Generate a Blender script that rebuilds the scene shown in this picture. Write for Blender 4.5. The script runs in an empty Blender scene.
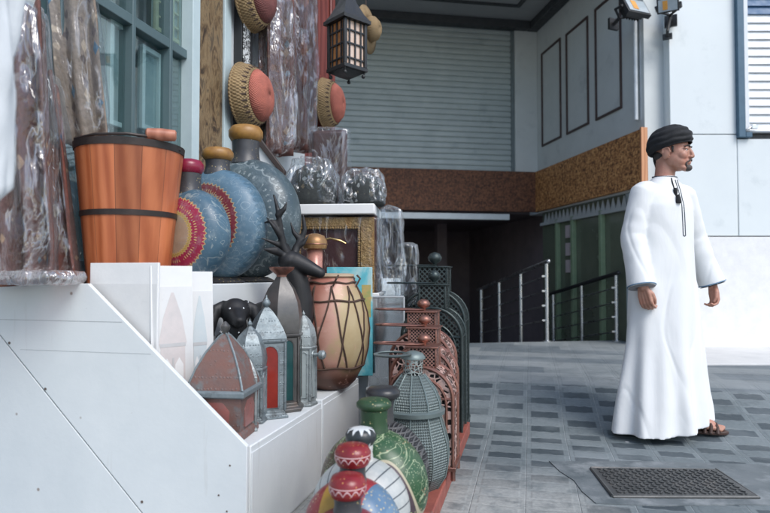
import bpy, bmesh, math, random
from mathutils import Vector, Matrix, noise
from mathutils.bvhtree import BVHTree
R = math.radians
PI = math.pi
C = bpy.context.scene.collection
SC = bpy.context.scene
random.seed(7)

# ------------------------------------------------------------------ camera, sky, sun, exposure
CAM = Vector((0, 0, 0.93)); F = 600.0; PITCH = math.atan(17.5 / F)
cd = bpy.data.cameras.new('camera'); cam = bpy.data.objects.new('camera', cd); C.objects.link(cam)
cam.location = CAM; cam.rotation_euler = (R(90) + PITCH, 0, 0)
cd.sensor_width = 36; cd.lens = 36 * F / 770; cd.clip_start = .05; cd.clip_end = 300
cd.dof.use_dof = True; cd.dof.focus_distance = 2.9; cd.dof.aperture_fstop = 2.6
SC.camera = cam
SUN_EL, SUN_AZ = 48, 140          # azimuth measured clockwise from +Y (north)
w = bpy.data.worlds.new('World'); SC.world = w; w.use_nodes = True
nt = w.node_tree; bg = nt.nodes['Background']
sky = nt.nodes.new('ShaderNodeTexSky'); sky.sky_type = 'NISHITA'; sky.sun_disc = False
sky.sun_elevation = R(SUN_EL); sky.sun_rotation = R(SUN_AZ); sky.dust_density = 1.5; sky.air_density = 1.0
nt.links.new(sky.outputs[0], bg.inputs[0]); bg.inputs[1].default_value = .13
sl = bpy.data.lights.new('sun', 'SUN'); sl.energy = 1.25; sl.angle = R(32); sl.color = (1, .99, .975)
so = bpy.data.objects.new('sun', sl); C.objects.link(so)
sd = Vector((math.sin(R(SUN_AZ)) * math.cos(R(SUN_EL)), math.cos(R(SUN_AZ)) * math.cos(R(SUN_EL)), math.sin(R(SUN_EL))))
so.rotation_euler = sd.to_track_quat('Z', 'Y').to_euler(); so.location = sd * 20
SC.view_settings.view_transform = 'Standard'; SC.view_settings.look = 'None'
SC.view_settings.exposure = .84; SC.view_settings.gamma = 1
SC.render.engine = 'CYCLES'
SC.cycles.max_bounces = 8; SC.cycles.transparent_max_bounces = 16; SC.cycles.use_denoising = True

# ------------------------------------------------------------------ helpers: where things stand
def at(px, py, Y):
    """point at depth Y seen at photograph pixel (px, py)"""
    cu, cv = (px - 385) / F, (256.5 - py) / F
    d = Vector((cu, math.cos(PITCH) - cv * math.sin(PITCH), math.sin(PITCH) + cv * math.cos(PITCH)))
    return CAM + d * (Y / d.y)
SANG = R(13.6)                                   # the shop runs this way
SV = Vector((math.sin(SANG), math.cos(SANG), 0)); SR = Vector((math.cos(SANG), -math.sin(SANG), 0))
S0 = Vector((-.452, 1.98, 0))
def shop(a, b, z=0): return S0 + SR * a + SV * b + Vector((0, 0, z))
def b_of(px, a):
    k = (px - 385) / F; p = S0 + SR * a
    return (k * p.y - p.x) / (SV.x - k * SV.y)
def ab(p):
    q = Vector((p.x, p.y, 0)) - S0; return q.dot(SR), q.dot(SV)
def shop_px(px, py, a):
    b = b_of(px, a); p = shop(a, b); return a, b, at(px, py, p.y).z

# ------------------------------------------------------------------ helpers: objects
def link(o, parent=None):
    C.objects.link(o)
    if parent: o.parent = parent
    return o
def tag(o, label, cat, group=None, kind=None):
    if label: o['label'] = label
    if cat: o['category'] = cat
    if group: o['group'] = group
    if kind: o['kind'] = kind
    return o
def thing(name, label, cat, loc=(0, 0, 0), rz=0, group=None):
    o = bpy.data.objects.new(name, None); o.empty_display_size = .05; link(o)
    o.location = loc; o.rotation_euler = (0, 0, rz)
    return tag(o, label, cat, group)
def kids(o): return [c for c in bpy.data.objects if c.parent == o]
def copy_tree(o, parent=None):
    c = o.copy(); C.objects.link(c)
    if parent: c.parent = parent
    for ch in kids(o): copy_tree(ch, c)
    return c
class MB:
    def __init__(s): s.v = []; s.f = []; s.M = Matrix.Identity(4)
    def add(s, vs, fs):
        n = len(s.v); s.v += [tuple(s.M @ Vector(p)) for p in vs]; s.f += [tuple(i + n for i in q) for q in fs]; return s
    def box(s, c, d, rot=None):
        x, y, z = d[0] / 2, d[1] / 2, d[2] / 2
        vs = [Vector((i, j, k)) for i in (-x, x) for j in (-y, y) for k in (-z, z)]
        if rot is not None: vs = [rot @ p for p in vs]
        vs = [p + Vector(c) for p in vs]
        return s.add(vs, [(0, 1, 3, 2), (4, 6, 7, 5), (0, 4, 5, 1), (2, 3, 7, 6), (0, 2, 6, 4), (1, 5, 7, 3)])
    def bx(s, x0, x1, y0, y1, z0, z1): return s.box(((x0 + x1) / 2, (y0 + y1) / 2, (z0 + z1) / 2), (abs(x1 - x0), abs(y1 - y0), abs(z1 - z0)))
    def lathe(s, prof, seg=32, c=(0, 0, 0), sx=1, sy=1, rot0=0, axis=None, caps=True):
        vs = []; fs = []; n = len(prof); c = Vector(c)
        for r, z in prof:
            for k in range(seg):
                t = rot0 + 2 * PI * k / seg
                vs.append(Vector((r * math.cos(t) * sx, r * math.sin(t) * sy, z)))
        if axis is not None:
            q = Vector(axis).normalized().to_track_quat('Z', 'Y').to_matrix(); vs = [q @ p for p in vs]
        vs = [p + c for p in vs]
        for i in range(n - 1):
            for k in range(seg):
                k2 = (k + 1) % seg
                fs.append((i * seg + k, i * seg + k2, (i + 1) * seg + k2, (i + 1) * seg + k))
        if caps:
            fs.append(tuple(range(seg))[::-1]); fs.append(tuple((n - 1) * seg + k for k in range(seg)))
        return s.add(vs, fs)
    def ball(s, c, r, seg=20, rings=12, rot=None):
        if not hasattr(r, '__len__'): r = (r, r, r)
        prof = [(max(1e-4, math.sin(PI * i / rings)), -math.cos(PI * i / rings)) for i in range(rings + 1)]
        m = MB().lathe(prof, seg)
        vs = [Vector((p[0] * r[0], p[1] * r[1], p[2] * r[2])) for p in m.v]
        if rot is not None: vs = [rot @ p for p in vs]
        return s.add([p + Vector(c) for p in vs], m.f)
    def tube(s, pts, rad, seg=8, closed=False, round_ends=False):
        pts = [Vector(p) for p in pts]; n = len(pts)
        rad = list(rad) if hasattr(rad, '__len__') else [rad] * n
        vs = []; fs = []; up = None
        for i, p in enumerate(pts):
            if closed: t = pts[(i + 1) % n] - pts[i - 1]
            else: t = pts[min(i + 1, n - 1)] - pts[max(i - 1, 0)]
            t = t.normalized() if t.length > 1e-9 else Vector((0, 0, 1))
            if up is None: up = t.orthogonal().normalized()
            up = (up - t * up.dot(t))
            up = up.normalized() if up.length > 1e-6 else t.orthogonal().normalized()
            b = t.cross(up)
            for k in range(seg):
                a = 2 * PI * k / seg; vs.append(p + (up * math.cos(a) + b * math.sin(a)) * rad[i])
        for i in range(n if closed else n - 1):
            j = (i + 1) % n
            for k in range(seg):
                k2 = (k + 1) % seg; fs.append((i * seg + k, i * seg + k2, j * seg + k2, j * seg + k))
        if not closed: fs.append(tuple(range(seg))[::-1]); fs.append(tuple((n - 1) * seg + k for k in range(seg)))
        s.add(vs, fs)
        if round_ends:
            s.ball(pts[0], rad[0], 12, 8); s.ball(pts[-1], rad[-1], 12, 8)
        return s
    def prism(s, pts, d0, d1, plane='xz'):
        """polygon in plane, extruded from d0 to d1 along the missing axis"""
        n = len(pts)
        def P(u, v, d): return {'xz': (u, d, v), 'xy': (u, v, d), 'yz': (d, u, v)}[plane]
        vs = [P(u, v, d0) for u, v in pts] + [P(u, v, d1) for u, v in pts]
        fs = [tuple(range(n)), tuple(range(n, 2 * n))[::-1]] + [(i, i + n, (i + 1) % n + n, (i + 1) % n) for i in range(n)]
        return s.add(vs, fs)
    def grid(s, fn, nu, nv):
        vs = [fn(i / nu, j / nv) for j in range(nv + 1) for i in range(nu + 1)]
        return s.add(vs, [(j * (nu + 1) + i, j * (nu + 1) + i + 1, (j + 1) * (nu + 1) + i + 1, (j + 1) * (nu + 1) + i) for j in range(nv) for i in range(nu)])
    def build(s, name, mat, parent=None, smooth=40, bevel=0, fix=True, remesh=0, lap=0, solid=0, disp=None):
        me = bpy.data.meshes.new(name); me.from_pydata(s.v, [], s.f); me.update()
        if fix:
            bm = bmesh.new(); bm.from_mesh(me); bmesh.ops.recalc_face_normals(bm, faces=bm.faces); bm.to_mesh(me); bm.free()
        o = bpy.data.objects.new(name, me); link(o, parent)
        if remesh:
            m = o.modifiers.new('r', 'REMESH'); m.mode = 'VOXEL'; m.voxel_size = remesh; m.use_smooth_shade = True
            if lap:
                q = o.modifiers.new('s', 'SMOOTH'); q.iterations = lap; q.factor = .5
            dg = bpy.context.evaluated_depsgraph_get(); me2 = bpy.data.meshes.new_from_object(o.evaluated_get(dg))
            o.modifiers.clear(); o.data = me2; me2.name = name; me = me2
        if disp:
            cn = [(v.co.copy(), v.normal.copy()) for v in me.vertices]; flat = []
            for c_, n_ in cn: flat += disp(c_, n_)[:]
            me.vertices.foreach_set('co', flat)
            me.update()
        me.materials.clear(); me.materials.append(mat)
        if smooth:
            me.shade_smooth()
            if smooth < 180: me.set_sharp_from_angle(angle=R(smooth))
        if solid:
            q = o.modifiers.new('solid', 'SOLIDIFY'); q.thickness = solid; q.offset = 0
        if bevel:
            q = o.modifiers.new('bevel', 'BEVEL'); q.width = bevel; q.segments = 2; q.limit_method = 'ANGLE'; q.angle_limit = R(35); q.harden_normals = False
        return o

# ------------------------------------------------------------------ helpers: materials
class G:
    def __init__(s, name):
        s.m = bpy.data.materials.new(name); s.m.use_nodes = True; s.t = s.m.node_tree
        s.b = s.t.nodes['Principled BSDF']; s.out = s.t.nodes['Material Output']; s._co = {}
    def n(s, typ, **kw):
        q = s.t.nodes.new('ShaderNode' + typ)
        for k, v in kw.items(): setattr(q, k, v)
        return q
    def put(s, sock, v):
        if v is None: return
        if hasattr(v, 'links'): s.t.links.new(v, sock)
        elif hasattr(v, '__len__') and len(v) == 3 and sock.type == 'RGBA': sock.default_value = (*v, 1)
        else: sock.default_value = v
    def co(s, which='Object'):
        if which not in s._co:
            if which == 'World': s._co[which] = s.n('NewGeometry').outputs['Position']
            else: s._co[which] = s.n('TexCoord').outputs[which]
        return s._co[which]
    def mapped(s, co=None, scale=(1, 1, 1), rot=(0, 0, 0), loc=(0, 0, 0)):
        q = s.n('Mapping'); s.put(q.inputs[0], co or s.co()); q.inputs['Scale'].default_value = scale; q.inputs['Rotation'].default_value = rot; q.inputs['Location'].default_value = loc
        return q.outputs[0]
    def noise(s, scale, detail=4, rough=.6, co=None, dist=0):
        q = s.n('TexNoise'); s.put(q.inputs['Vector'], co or s.co()); q.inputs['Scale'].default_value = scale; q.inputs['Detail'].default_value = detail
        q.inputs['Roughness'].default_value = rough; q.inputs['Distortion'].default_value = dist; return q.outputs['Fac']
    def vor(s, scale, feature='F1', out='Distance', co=None, rand=1):
        q = s.n('TexVoronoi', feature=feature); s.put(q.inputs['Vector'], co or s.co()); q.inputs['Scale'].default_value = scale
        q.inputs['Randomness'].default_value = rand; return q.outputs[out]
    def math(s, op, a, b=0, c=0):
        q = s.n('Math', operation=op); s.put(q.inputs[0], a); s.put(q.inputs[1], b)
        if op in ('MULTIPLY_ADD', 'SMOOTH_MIN', 'COMPARE'): s.put(q.inputs[2], c)
        return q.outputs[0]
    def ramp(s, f, stops, interp='LINEAR'):
        q = s.n('ValToRGB'); s.put(q.inputs[0], f); r = q.color_ramp; r.interpolation = interp
        while len(r.elements) < len(stops): r.elements.new(.5)
        for e, (p, c) in zip(r.elements, stops):
            e.position = p; e.color = (*c, 1) if hasattr(c, '__len__') else (c, c, c, 1)
        return q.outputs[0]
    def step(s, f, lo, hi):
        q = s.n('MapRange'); s.put(q.inputs[0], f); q.inputs[1].default_value = lo; q.inputs[2].default_value = hi; return q.outputs[0]
    def mix(s, f, a, b, mode='MIX'):
        q = s.n('Mix', data_type='RGBA', blend_type=mode); s.put(q.inputs[0], f); s.put(q.inputs[6], a); s.put(q.inputs[7], b); return q.outputs[2]
    def xyz(s, co=None):
        q = s.n('SeparateXYZ'); s.put(q.inputs[0], co or s.co()); return q.outputs
    def bump(s, h, strength=.3, dist=.01):
        q = s.n('Bump'); s.put(q.inputs['Height'], h); q.inputs['Strength'].default_value = strength; q.inputs['Distance'].default_value = dist
        s.put(s.b.inputs['Normal'], q.outputs[0]); s.nrm = q.outputs[0]; return s
    def done(s, col=None, rough=None, metal=None):
        s.put(s.b.inputs['Base Color'], col); s.put(s.b.inputs['Roughness'], rough); s.put(s.b.inputs['Metallic'], metal); return s.m
def plain(name, c1, c2=None, rough=.5, metal=0, scale=8, bs=60, bst=.15, bd=.003, dirt=None, dscale=3, dlo=.58, dhi=.75, coords='Object', spec=None):
    g = G(name); co = g.co(coords)
    c2 = c2 or tuple(x * .75 for x in c1)
    n = g.noise(scale, 5, .65, co)
    col = g.ramp(n, [(.3, c1), (.7, c2)])
    if dirt: col = g.mix(g.step(g.noise(dscale, 6, .7, co), dlo, dhi), col, dirt)
    rr = g.ramp(g.noise(scale * 2, 4, .6, co), [(.3, max(.02, rough - .1)), (.7, min(1, rough + .12))])
    g.bump(g.noise(bs, 4, .6, co), bst, bd)
    if spec is not None: g.b.inputs['Specular IOR Level'].default_value = spec
    return g.done(col, rr, metal)

# --- structure materials
def m_ground():
    g = G('pavers'); P = g.co('World'); co = g.mapped(P, rot=(0, 0, SANG))
    X = g.xyz(co); u, v = X[0], X[1]
    wob = g.math('MULTIPLY', g.math('SUBTRACT', g.noise(14, 2, .5, co), .5), .025)
    uu = g.math('ADD', g.math('DIVIDE', u, .215), .12); vv = g.math('DIVIDE', g.math('ADD', v, wob), .1075)
    cu, cv = g.math('FLOOR', uu), g.math('FLOOR', vv)
    fu, fv = g.math('SUBTRACT', uu, cu), g.math('SUBTRACT', vv, cv)
    par = g.math('MODULO', g.math('ADD', g.math('ADD', cu, cv), 400), 2)
    wave = g.math('MULTIPLY', g.math('ABSOLUTE', g.math('SINE', g.math('MULTIPLY', fu, 2 * PI * 1.5))), .07)
    au = g.math('ABSOLUTE', g.math('SUBTRACT', fu, .5)); av = g.math('ABSOLUTE', g.math('SUBTRACT', fv, .5))
    mu = g.step(au, .40, .365); mv = g.step(g.math('ADD', av, wave), .475, .42)
    br = g.math('MULTIPLY', mu, mv)
    idx = g.n('CombineXYZ'); g.put(idx.inputs[0], cu); g.put(idx.inputs[1], cv)
    wn = g.n('TexWhiteNoise', noise_dimensions='2D'); g.put(wn.inputs['Vector'], idx.outputs[0]); rnd = wn.outputs['Value']
    big = g.noise(.9, 4, .6, co); fine = g.noise(45, 5, .7, co); mid = g.noise(6, 5, .65, co)
    joint = g.math('SUBTRACT', 1, g.math('MULTIPLY', g.step(au, .5, .485), g.step(av, .5, .47)))
    light = g.ramp(g.math('ADD', g.math('ADD', g.math('MULTIPLY', fine, .45), g.math('MULTIPLY', mid, .35)), g.math('MULTIPLY', rnd, .2)), [(.3, (.105, .13, .138)), (.7, (.195, .225, .233))])
    dark = g.ramp(g.math('ADD', g.math('MULTIPLY', fine, .5), g.math('MULTIPLY', rnd, .5)), [(.25, (.028, .040, .048)), (.8, (.075, .094, .105))])
    wear = g.math('MULTIPLY', br, g.step(g.noise(1.7, 4, .6, co), .72, .58))
    dk = g.math('MULTIPLY', wear, g.math('SUBTRACT', 1, par))
    dk = g.math('MULTIPLY', dk, g.ramp(g.math('ADD', rnd, g.math('MULTIPLY', mid, .5)), [(.2, .55), (.6, .95)]))
    col = g.mix(dk, light, dark)
    col = g.mix(g.math('MULTIPLY', joint, g.ramp(mid, [(.35, 0), (.6, .55)])), col, (.38, .40, .40))
    # far strip: big grey slabs with darker stripes
    far = g.step(v, 4.42, 4.46)
    sv_ = g.math('FLOOR', g.math('DIVIDE', v, .30)); su = g.math('FLOOR', g.math('ADD', g.math('DIVIDE', u, 1.25), g.math('MULTIPLY', sv_, .37)))
    i2 = g.n('CombineXYZ'); g.put(i2.inputs[0], su); g.put(i2.inputs[1], sv_)
    w2 = g.n('TexWhiteNoise', noise_dimensions='2D'); g.put(w2.inputs['Vector'], i2.outputs[0])
    slab = g.mix(g.step(w2.outputs['Value'], .55, .62), g.ramp(mid, [(.3, (.175, .20, .208)), (.7, (.24, .263, .27))]), g.ramp(mid, [(.3, (.11, .135, .15)), (.7, (.16, .185, .2))]))
    col = g.mix(far, col, slab)
    # left bottom: cement smears
    cem = g.math('MULTIPLY', g.step(u, .42, .15), g.step(v, 3.1, 2.5))
    cem = g.math('MULTIPLY', cem, g.step(mid, .25, .5))
    col = g.mix(cem, col, g.ramp(fine, [(.3, (.26, .27, .26)), (.7, (.40, .41, .39))]))
    col = g.mix(g.step(big, .5, .75), col, g.mix(.5, col, (.34, .37, .38)))
    col = g.mix(g.math('MULTIPLY', g.step(g.noise(3.1, 6, .75, co), .55, .72), .6), col, (.07, .085, .092))
    spot = g.step(g.vor(2.6, co=co), .035, .022)
    col = g.mix(spot, col, (.62, .62, .6))
    g.bump(g.math('ADD', g.math('ADD', g.math('MULTIPLY', br, .5), g.math('MULTIPLY', rnd, .5)), g.math('ADD', g.math('MULTIPLY', fine, .6), g.math('MULTIPLY', joint, -1.0))), .5, .006)
    g.b.inputs['Specular IOR Level'].default_value = .35
    return g.done(col, g.ramp(mid, [(.3, .5), (.7, .75)]))
def m_osb(name, c0, c1, c2):
    g = G(name); co = g.mapped(scale=(1, 1, 1))
    v = g.n('TexVoronoi'); g.put(v.inputs['Vector'], g.mapped(scale=(30, 30, 62), rot=(0, .5, 0))); v.inputs['Scale'].default_value = 1
    cell = g.xyz(v.outputs['Color'])[0]
    v2 = g.n('TexVoronoi'); g.put(v2.inputs['Vector'], g.mapped(scale=(58, 58, 28), rot=(.3, -.8, 0))); v2.inputs['Scale'].default_value = 1
    cell2 = g.xyz(v2.outputs['Color'])[1]
    f = g.math('ADD', g.math('MULTIPLY', cell, .5), g.math('MULTIPLY', cell2, .5))
    col = g.ramp(f, [(.15, c0), (.5, c1), (.85, c2)])
    g.bump(g.math('ADD', f, g.noise(40)), .5, .008)
    return g.done(col, .65)
def m_wood(name, c0, c1, axis=(8, 8, .7), rough=.45, staves=0):
    g = G(name); co = g.mapped(scale=axis)
    n = g.noise(3, 6, .6, co, 1.5); w_ = g.n('TexWave', wave_type='BANDS', bands_direction='X'); g.put(w_.inputs[0], co); w_.inputs['Scale'].default_value = .9; w_.inputs['Distortion'].default_value = 7; w_.inputs['Detail'].default_value = 3
    f = g.math('ADD', g.math('MULTIPLY', n, .6), g.math('MULTIPLY', w_.outputs['Fac'], .4))
    col = g.ramp(f, [(.25, c0), (.75, c1)])
    h = f
    if staves:
        X = g.xyz(); a = g.math('MULTIPLY', g.math('ADD', g.math('ARCTAN2', X[1], X[0]), PI), staves / (2 * PI))
        fl = g.math('FLOOR', a); fr = g.math('SUBTRACT', a, fl)
        wn = g.n('TexWhiteNoise', noise_dimensions='1D'); g.put(wn.inputs['W'], fl)
        col = g.mix(.75, col, g.ramp(wn.outputs['Value'], [(0, (.42, .42, .42)), (1, (1, 1, 1))]), 'MULTIPLY')
        seam = g.step(g.math('ABSOLUTE', g.math('SUBTRACT', fr, .5)), .485, .5)
        col = g.mix(seam, col, (.05, .02, .012)); h = g.math('SUBTRACT', f, g.math('MULTIPLY', seam, 2))
    g.bump(h, .25, .004)
    return g.done(col, rough)
def m_perf(name, c1, c2, pat='lattice', scale=60, metal=.85, rough=.4):
    g = G(name); X = g.xyz()
    u = g.math('ADD', X[0], X[1]); v = X[2]
    if pat == 'lattice':
        a = g.math('SINE', g.math('MULTIPLY', g.math('ADD', u, v), scale * PI)); b = g.math('SINE', g.math('MULTIPLY', g.math('SUBTRACT', u, v), scale * PI))
        hole = g.step(g.math('MULTIPLY', g.math('ABSOLUTE', a), g.math('ABSOLUTE', b)), .34, .42)
    else:
        d = g.vor(scale, 'DISTANCE_TO_EDGE', co=g.mapped(scale=(1, 1, 1)), rand=.75)
        e = g.noise(scale * .6, 2)
        hole = g.math('MULTIPLY', g.step(d, .075, .105), g.step(e, .33, .37))
    col = g.ramp(g.noise(9, 5), [(.3, c1), (.7, c2)])
    g.bump(g.math('ADD', g.math('MULTIPLY', hole, -1), g.noise(120)), .35, .003)
    m = g.done(col, rough, metal)
    tr = g.n('BsdfTransparent'); ms = g.n('MixShader'); g.put(ms.inputs[0], hole)
    g.t.links.new(g.b.outputs[0], ms.inputs[1]); g.t.links.new(tr.outputs[0], ms.inputs[2]); g.t.links.new(ms.outputs[0], g.out.inputs[0])
    return m
def m_film(name, tint=(.93, .96, .98), base=.10, gain=.75, rough=.12, scale=7, bd=.02, cr=.22, bs=.9):
    g = G(name)
    rid = g.math('ABSOLUTE', g.math('SUBTRACT', g.noise(scale, 4, .6, g.mapped(scale=(1.6, 1.6, .6)), 1.0), .5))
    h = g.math('ADD', g.math('MULTIPLY', rid, 2), g.math('MULTIPLY', g.noise(scale * 3, 3, .5, g.mapped(scale=(1.4, 1.4, .8))), .5))
    bp = g.n('Bump'); g.put(bp.inputs['Height'], h); bp.inputs['Strength'].default_value = bs; bp.inputs['Distance'].default_value = bd
    gl = g.n('BsdfGlossy'); gl.inputs['Roughness'].default_value = rough; gl.inputs['Color'].default_value = (1, 1, 1, 1); g.put(gl.inputs['Normal'], bp.outputs[0])
    df = g.n('BsdfDiffuse'); df.inputs['Color'].default_value = (.75, .78, .8, 1); g.put(df.inputs['Normal'], bp.outputs[0])
    m0 = g.n('MixShader'); m0.inputs[0].default_value = .22; g.t.links.new(gl.outputs[0], m0.inputs[1]); g.t.links.new(df.outputs[0], m0.inputs[2])
    lw = g.n('LayerWeight'); lw.inputs['Blend'].default_value = .35; g.put(lw.inputs['Normal'], bp.outputs[0])
    crease = g.step(rid, .035, .0)
    fac = g.math('ADD', g.math('MULTIPLY_ADD', lw.outputs['Facing'], gain, base), g.math('MULTIPLY', crease, cr))
    fac = g.math('MINIMUM', fac, .9)
    tr = g.n('BsdfTransparent'); tr.inputs[0].default_value = (*tint, 1)
    ms = g.n('MixShader'); g.put(ms.inputs[0], fac); g.t.links.new(tr.outputs[0], ms.inputs[1]); g.t.links.new(m0.outputs[0], ms.inputs[2]); g.t.links.new(ms.outputs[0], g.out.inputs[0])
    return g.m
def m_glass(name, tint=(.8, .9, .88), refl=.18, rough=.03, fr=.8):
    g = G(name); gl = g.n('BsdfGlossy'); gl.inputs['Roughness'].default_value = rough
    tr = g.n('BsdfTransparent'); tr.inputs[0].default_value = (*tint, 1)
    lw = g.n('LayerWeight'); lw.inputs['Blend'].default_value = .3
    fac = g.math('ADD', g.math('MULTIPLY', lw.outputs['Fresnel'], fr), refl)
    ms = g.n('MixShader'); g.put(ms.inputs[0], fac); g.t.links.new(tr.outputs[0], ms.inputs[1]); g.t.links.new(gl.outputs[0], ms.inputs[2]); g.t.links.new(ms.outputs[0], g.out.inputs[0])
    return g.m
def m_flask(name, zc, Rr, rings, n=16, accent=(.75, .55, .2), dots=(.8, .8, .7), rough=.38, seed=0, dr=(0, 9)):
    """painted moon flask: flat rings, scalloped edges, small painted sprigs"""
    g = G(name); X = g.xyz(); x, z = X[0], g.math('SUBTRACT', X[2], zc)
    r = g.math('DIVIDE', g.math('SQRT', g.math('ADD', g.math('MULTIPLY', x, x), g.math('MULTIPLY', z, z))), Rr)
    a = g.math('ARCTAN2', z, x)
    sc = g.math('MULTIPLY', g.math('ABSOLUTE', g.math('SINE', g.math('MULTIPLY', a, n))), .035)
    rr = g.math('ADD', r, sc)
    col = g.ramp(rr, rings, 'CONSTANT')
    nn = g.noise(11, 5, .7); col = g.mix(.5, col, g.ramp(nn, [(.3, (.55, .55, .55)), (.7, (1.15, 1.1, 1.05))]), 'MULTIPLY')
    # sprigs: petals around each ring line and scattered dabs
    pet = g.math('MULTIPLY', g.math('ABSOLUTE', g.math('SINE', g.math('MULTIPLY', a, n * 1.5))), g.math('ABSOLUTE', g.math('SINE', g.math('MULTIPLY', r, 19))))
    dab = g.math('MULTIPLY', g.step(pet, .80, .86), g.step(g.noise(38, 2), .42, .5)); dab = g.math('MULTIPLY', dab, g.math('MULTIPLY', g.step(rr, dr[0], dr[0] + .01), g.step(rr, dr[1] + .01, dr[1])))
    scuff = g.math('MULTIPLY', g.step(g.noise(17, 7, .8), .5, .68), .4); col = g.mix(scuff, col, (.30, .36, .38))
    col = g.mix(dab, col, accent)
    vine = g.math('MULTIPLY', g.step(g.math('ABSOLUTE', g.math('SUBTRACT', g.noise(11, 2, .5, g.mapped(loc=(seed, 3, 0)), 1.2), .5)), .016, .005), g.step(r, dr[1], dr[1] + .06)); col = g.mix(g.math('MULTIPLY', vine, .55), col, dots)
    vd = g.vor(55 if Rr > .2 else 75, co=g.mapped(loc=(seed, 0, 0))); dd = g.math('MULTIPLY', g.step(vd, .2, .14), g.step(g.noise(9, 3), .5, .56))
    col = g.mix(dd, col, dots)
    line = None
    for p, c in rings[1:]:
        l = g.step(g.math('ABSOLUTE', g.math('SUBTRACT', rr, p)), .014, .006); line = l if line is None else g.math('MAXIMUM', line, l)
    if line is not None: col = g.mix(g.math('MULTIPLY', line, .7), col, accent)
    chip = g.step(g.noise(26, 6, .75), .66, .7); col = g.mix(chip, col, (.12, .10, .09))
    g.bump(g.noise(70, 4), .2, .002)
    return g.done(col, g.ramp(nn, [(.3, rough - .08), (.7, rough + .15)]))
def m_textile(name, c0, c1, c2, c3, s=14):
    g = G(name); co = g.mapped(scale=(s, s, s * .8))
    v = g.n('TexVoronoi', distance='MANHATTAN'); g.put(v.inputs['Vector'], co); v.inputs['Scale'].default_value = 1; v.inputs['Randomness'].default_value = .55
    f = g.xyz(v.outputs['Color'])[0]
    col = g.ramp(f, [(0, c0), (.4, c1), (.68, c2), (.86, c3)], 'CONSTANT')
    col = g.mix(g.step(v.outputs['Distance'], .45, .55), col, c0)
    col = g.mix(.6, col, g.ramp(g.noise(60, 3), [(.3, (.5, .5, .5)), (.7, (1.2, 1.2, 1.2))]), 'MULTIPLY')
    g.bump(g.noise(220, 2), .5, .003); return g.done(col, .9)

WHITE = plain('white_paint', (.66, .70, .72), (.59, .635, .66), .5, scale=5, bs=40, bst=.12, dirt=(.36, .35, .33), dscale=7, dlo=.69, dhi=.82)
WHITE2 = plain('white_board_paint', (.74, .74, .73), (.66, .67, .67), .55, scale=6)
FACADE = plain('pale_cladding', (.70, .745, .745), (.655, .70, .705), .45, scale=1.2, bs=8, bst=.06, dirt=(.50, .55, .565), dscale=2.2, dlo=.56, dhi=.8)
LOWSTONE = plain('pale_stone', (.80, .80, .785), (.70, .70, .69), .75, scale=9, bs=30, bst=.4, dirt=(.7, .69, .67), dscale=4)
WALLG = plain('grey_plaster', (.57, .60, .595), (.52, .55, .545), .6, scale=2, bs=60, bst=.12, dirt=(.38, .41, .42), dscale=2.5, dlo=.56, dhi=.8)
CORN = plain('dark_trim', (.05, .055, .06), (.035, .04, .045), .5)
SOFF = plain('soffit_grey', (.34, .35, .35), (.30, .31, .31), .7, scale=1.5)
SHUT = plain('shutter_grey', (.41, .465, .46), (.35, .40, .40), .45, scale=2.2, bs=5, bst=.25, bd=.02, dirt=(.24, .29, .30), dscale=3, dlo=.56, dhi=.8)
OSB1 = m_osb('orange_chipboard', (.12, .046, .018), (.40, .175, .06), (.64, .34, .13))
OSB2 = m_osb('brown_chipboard', (.06, .022, .012), (.125, .05, .024), (.21, .085, .04))
MOULD = plain('brown_moulding', (.075, .045, .04), (.05, .032, .03), .5)
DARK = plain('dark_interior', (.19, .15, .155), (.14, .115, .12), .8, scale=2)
DARKF = plain('dark_floor', (.06, .06, .06), (.04, .04, .04), .5)
STEEL = plain('brushed_steel', (.62, .63, .64), (.5, .52, .53), .3, 1, bst=.05)
BLACKM = plain('black_metal', (.022, .024, .026), (.035, .036, .036), .42, .3, bst=.2)
BLUEF = plain('blue_frame', (.06, .13, .19), (.05, .11, .165), .45)
BLUEL = plain('blue_louvre', (.045, .13, .26), (.04, .11, .22), .5)
LOUV = plain('white_louvre', (.72, .75, .77), (.68, .71, .73), .4)
GREENG = plain('green_tinted_glass', (.14, .16, .115), (.105, .125, .09), .18, 0, scale=2, bs=3, bst=.05, spec=.7)
GREENF = plain('green_door_frame', (.24, .32, .20), (.19, .27, .165), .5)
CONC = plain('dark_concrete', (.085, .105, .112), (.17, .19, .197), .7, scale=7, bs=50, bst=.4, dirt=(.25, .27, .275), dscale=5, dlo=.5, dhi=.68)
PALEC = plain('pale_concrete', (.66, .655, .64), (.56, .56, .55), .7, scale=4, bs=40, bst=.3)

# ------------------------------------------------------------------ ground
def gz(v): 
    t = min(1, max(0, (v - 3.62) / .98)); return .17 * (t * t * (3 - 2 * t) * .5 + t * .5)
def gz_at(x, y): return gz(Vector((x, y, 0)).dot(SV))
PC = Vector((2.295, 9.0, 0)); PN = Vector((2.74, 6.3, 0))
WD = (PC - PN).normalized(); WX = Vector((WD.y, -WD.x, 0)); WANG = math.atan2(-WD.x, WD.y)
E0 = Vector((1.83, 6.78, 0))                      # edge of the paving above the ramp
gm = bmesh.new()
vs_ = [-30, -10, -3, 0, 2, 3, 3.5] + [3.6 + .1 * i for i in range(12)] + [5, 6, 8, 12]
us_ = [-25, -10, -5, -2, -1, 0, 1, 2, 3, 4, 5, 8, 14, 30]
gv = [[gm.verts.new(SR * u + SV * v + Vector((0, 0, gz(v)))) for u in us_] for v in vs_]
for j in range(len(vs_) - 1):
    for i in range(len(us_) - 1): gm.faces.new((gv[j][i], gv[j][i + 1], gv[j + 1][i + 1], gv[j + 1][i]))
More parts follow.
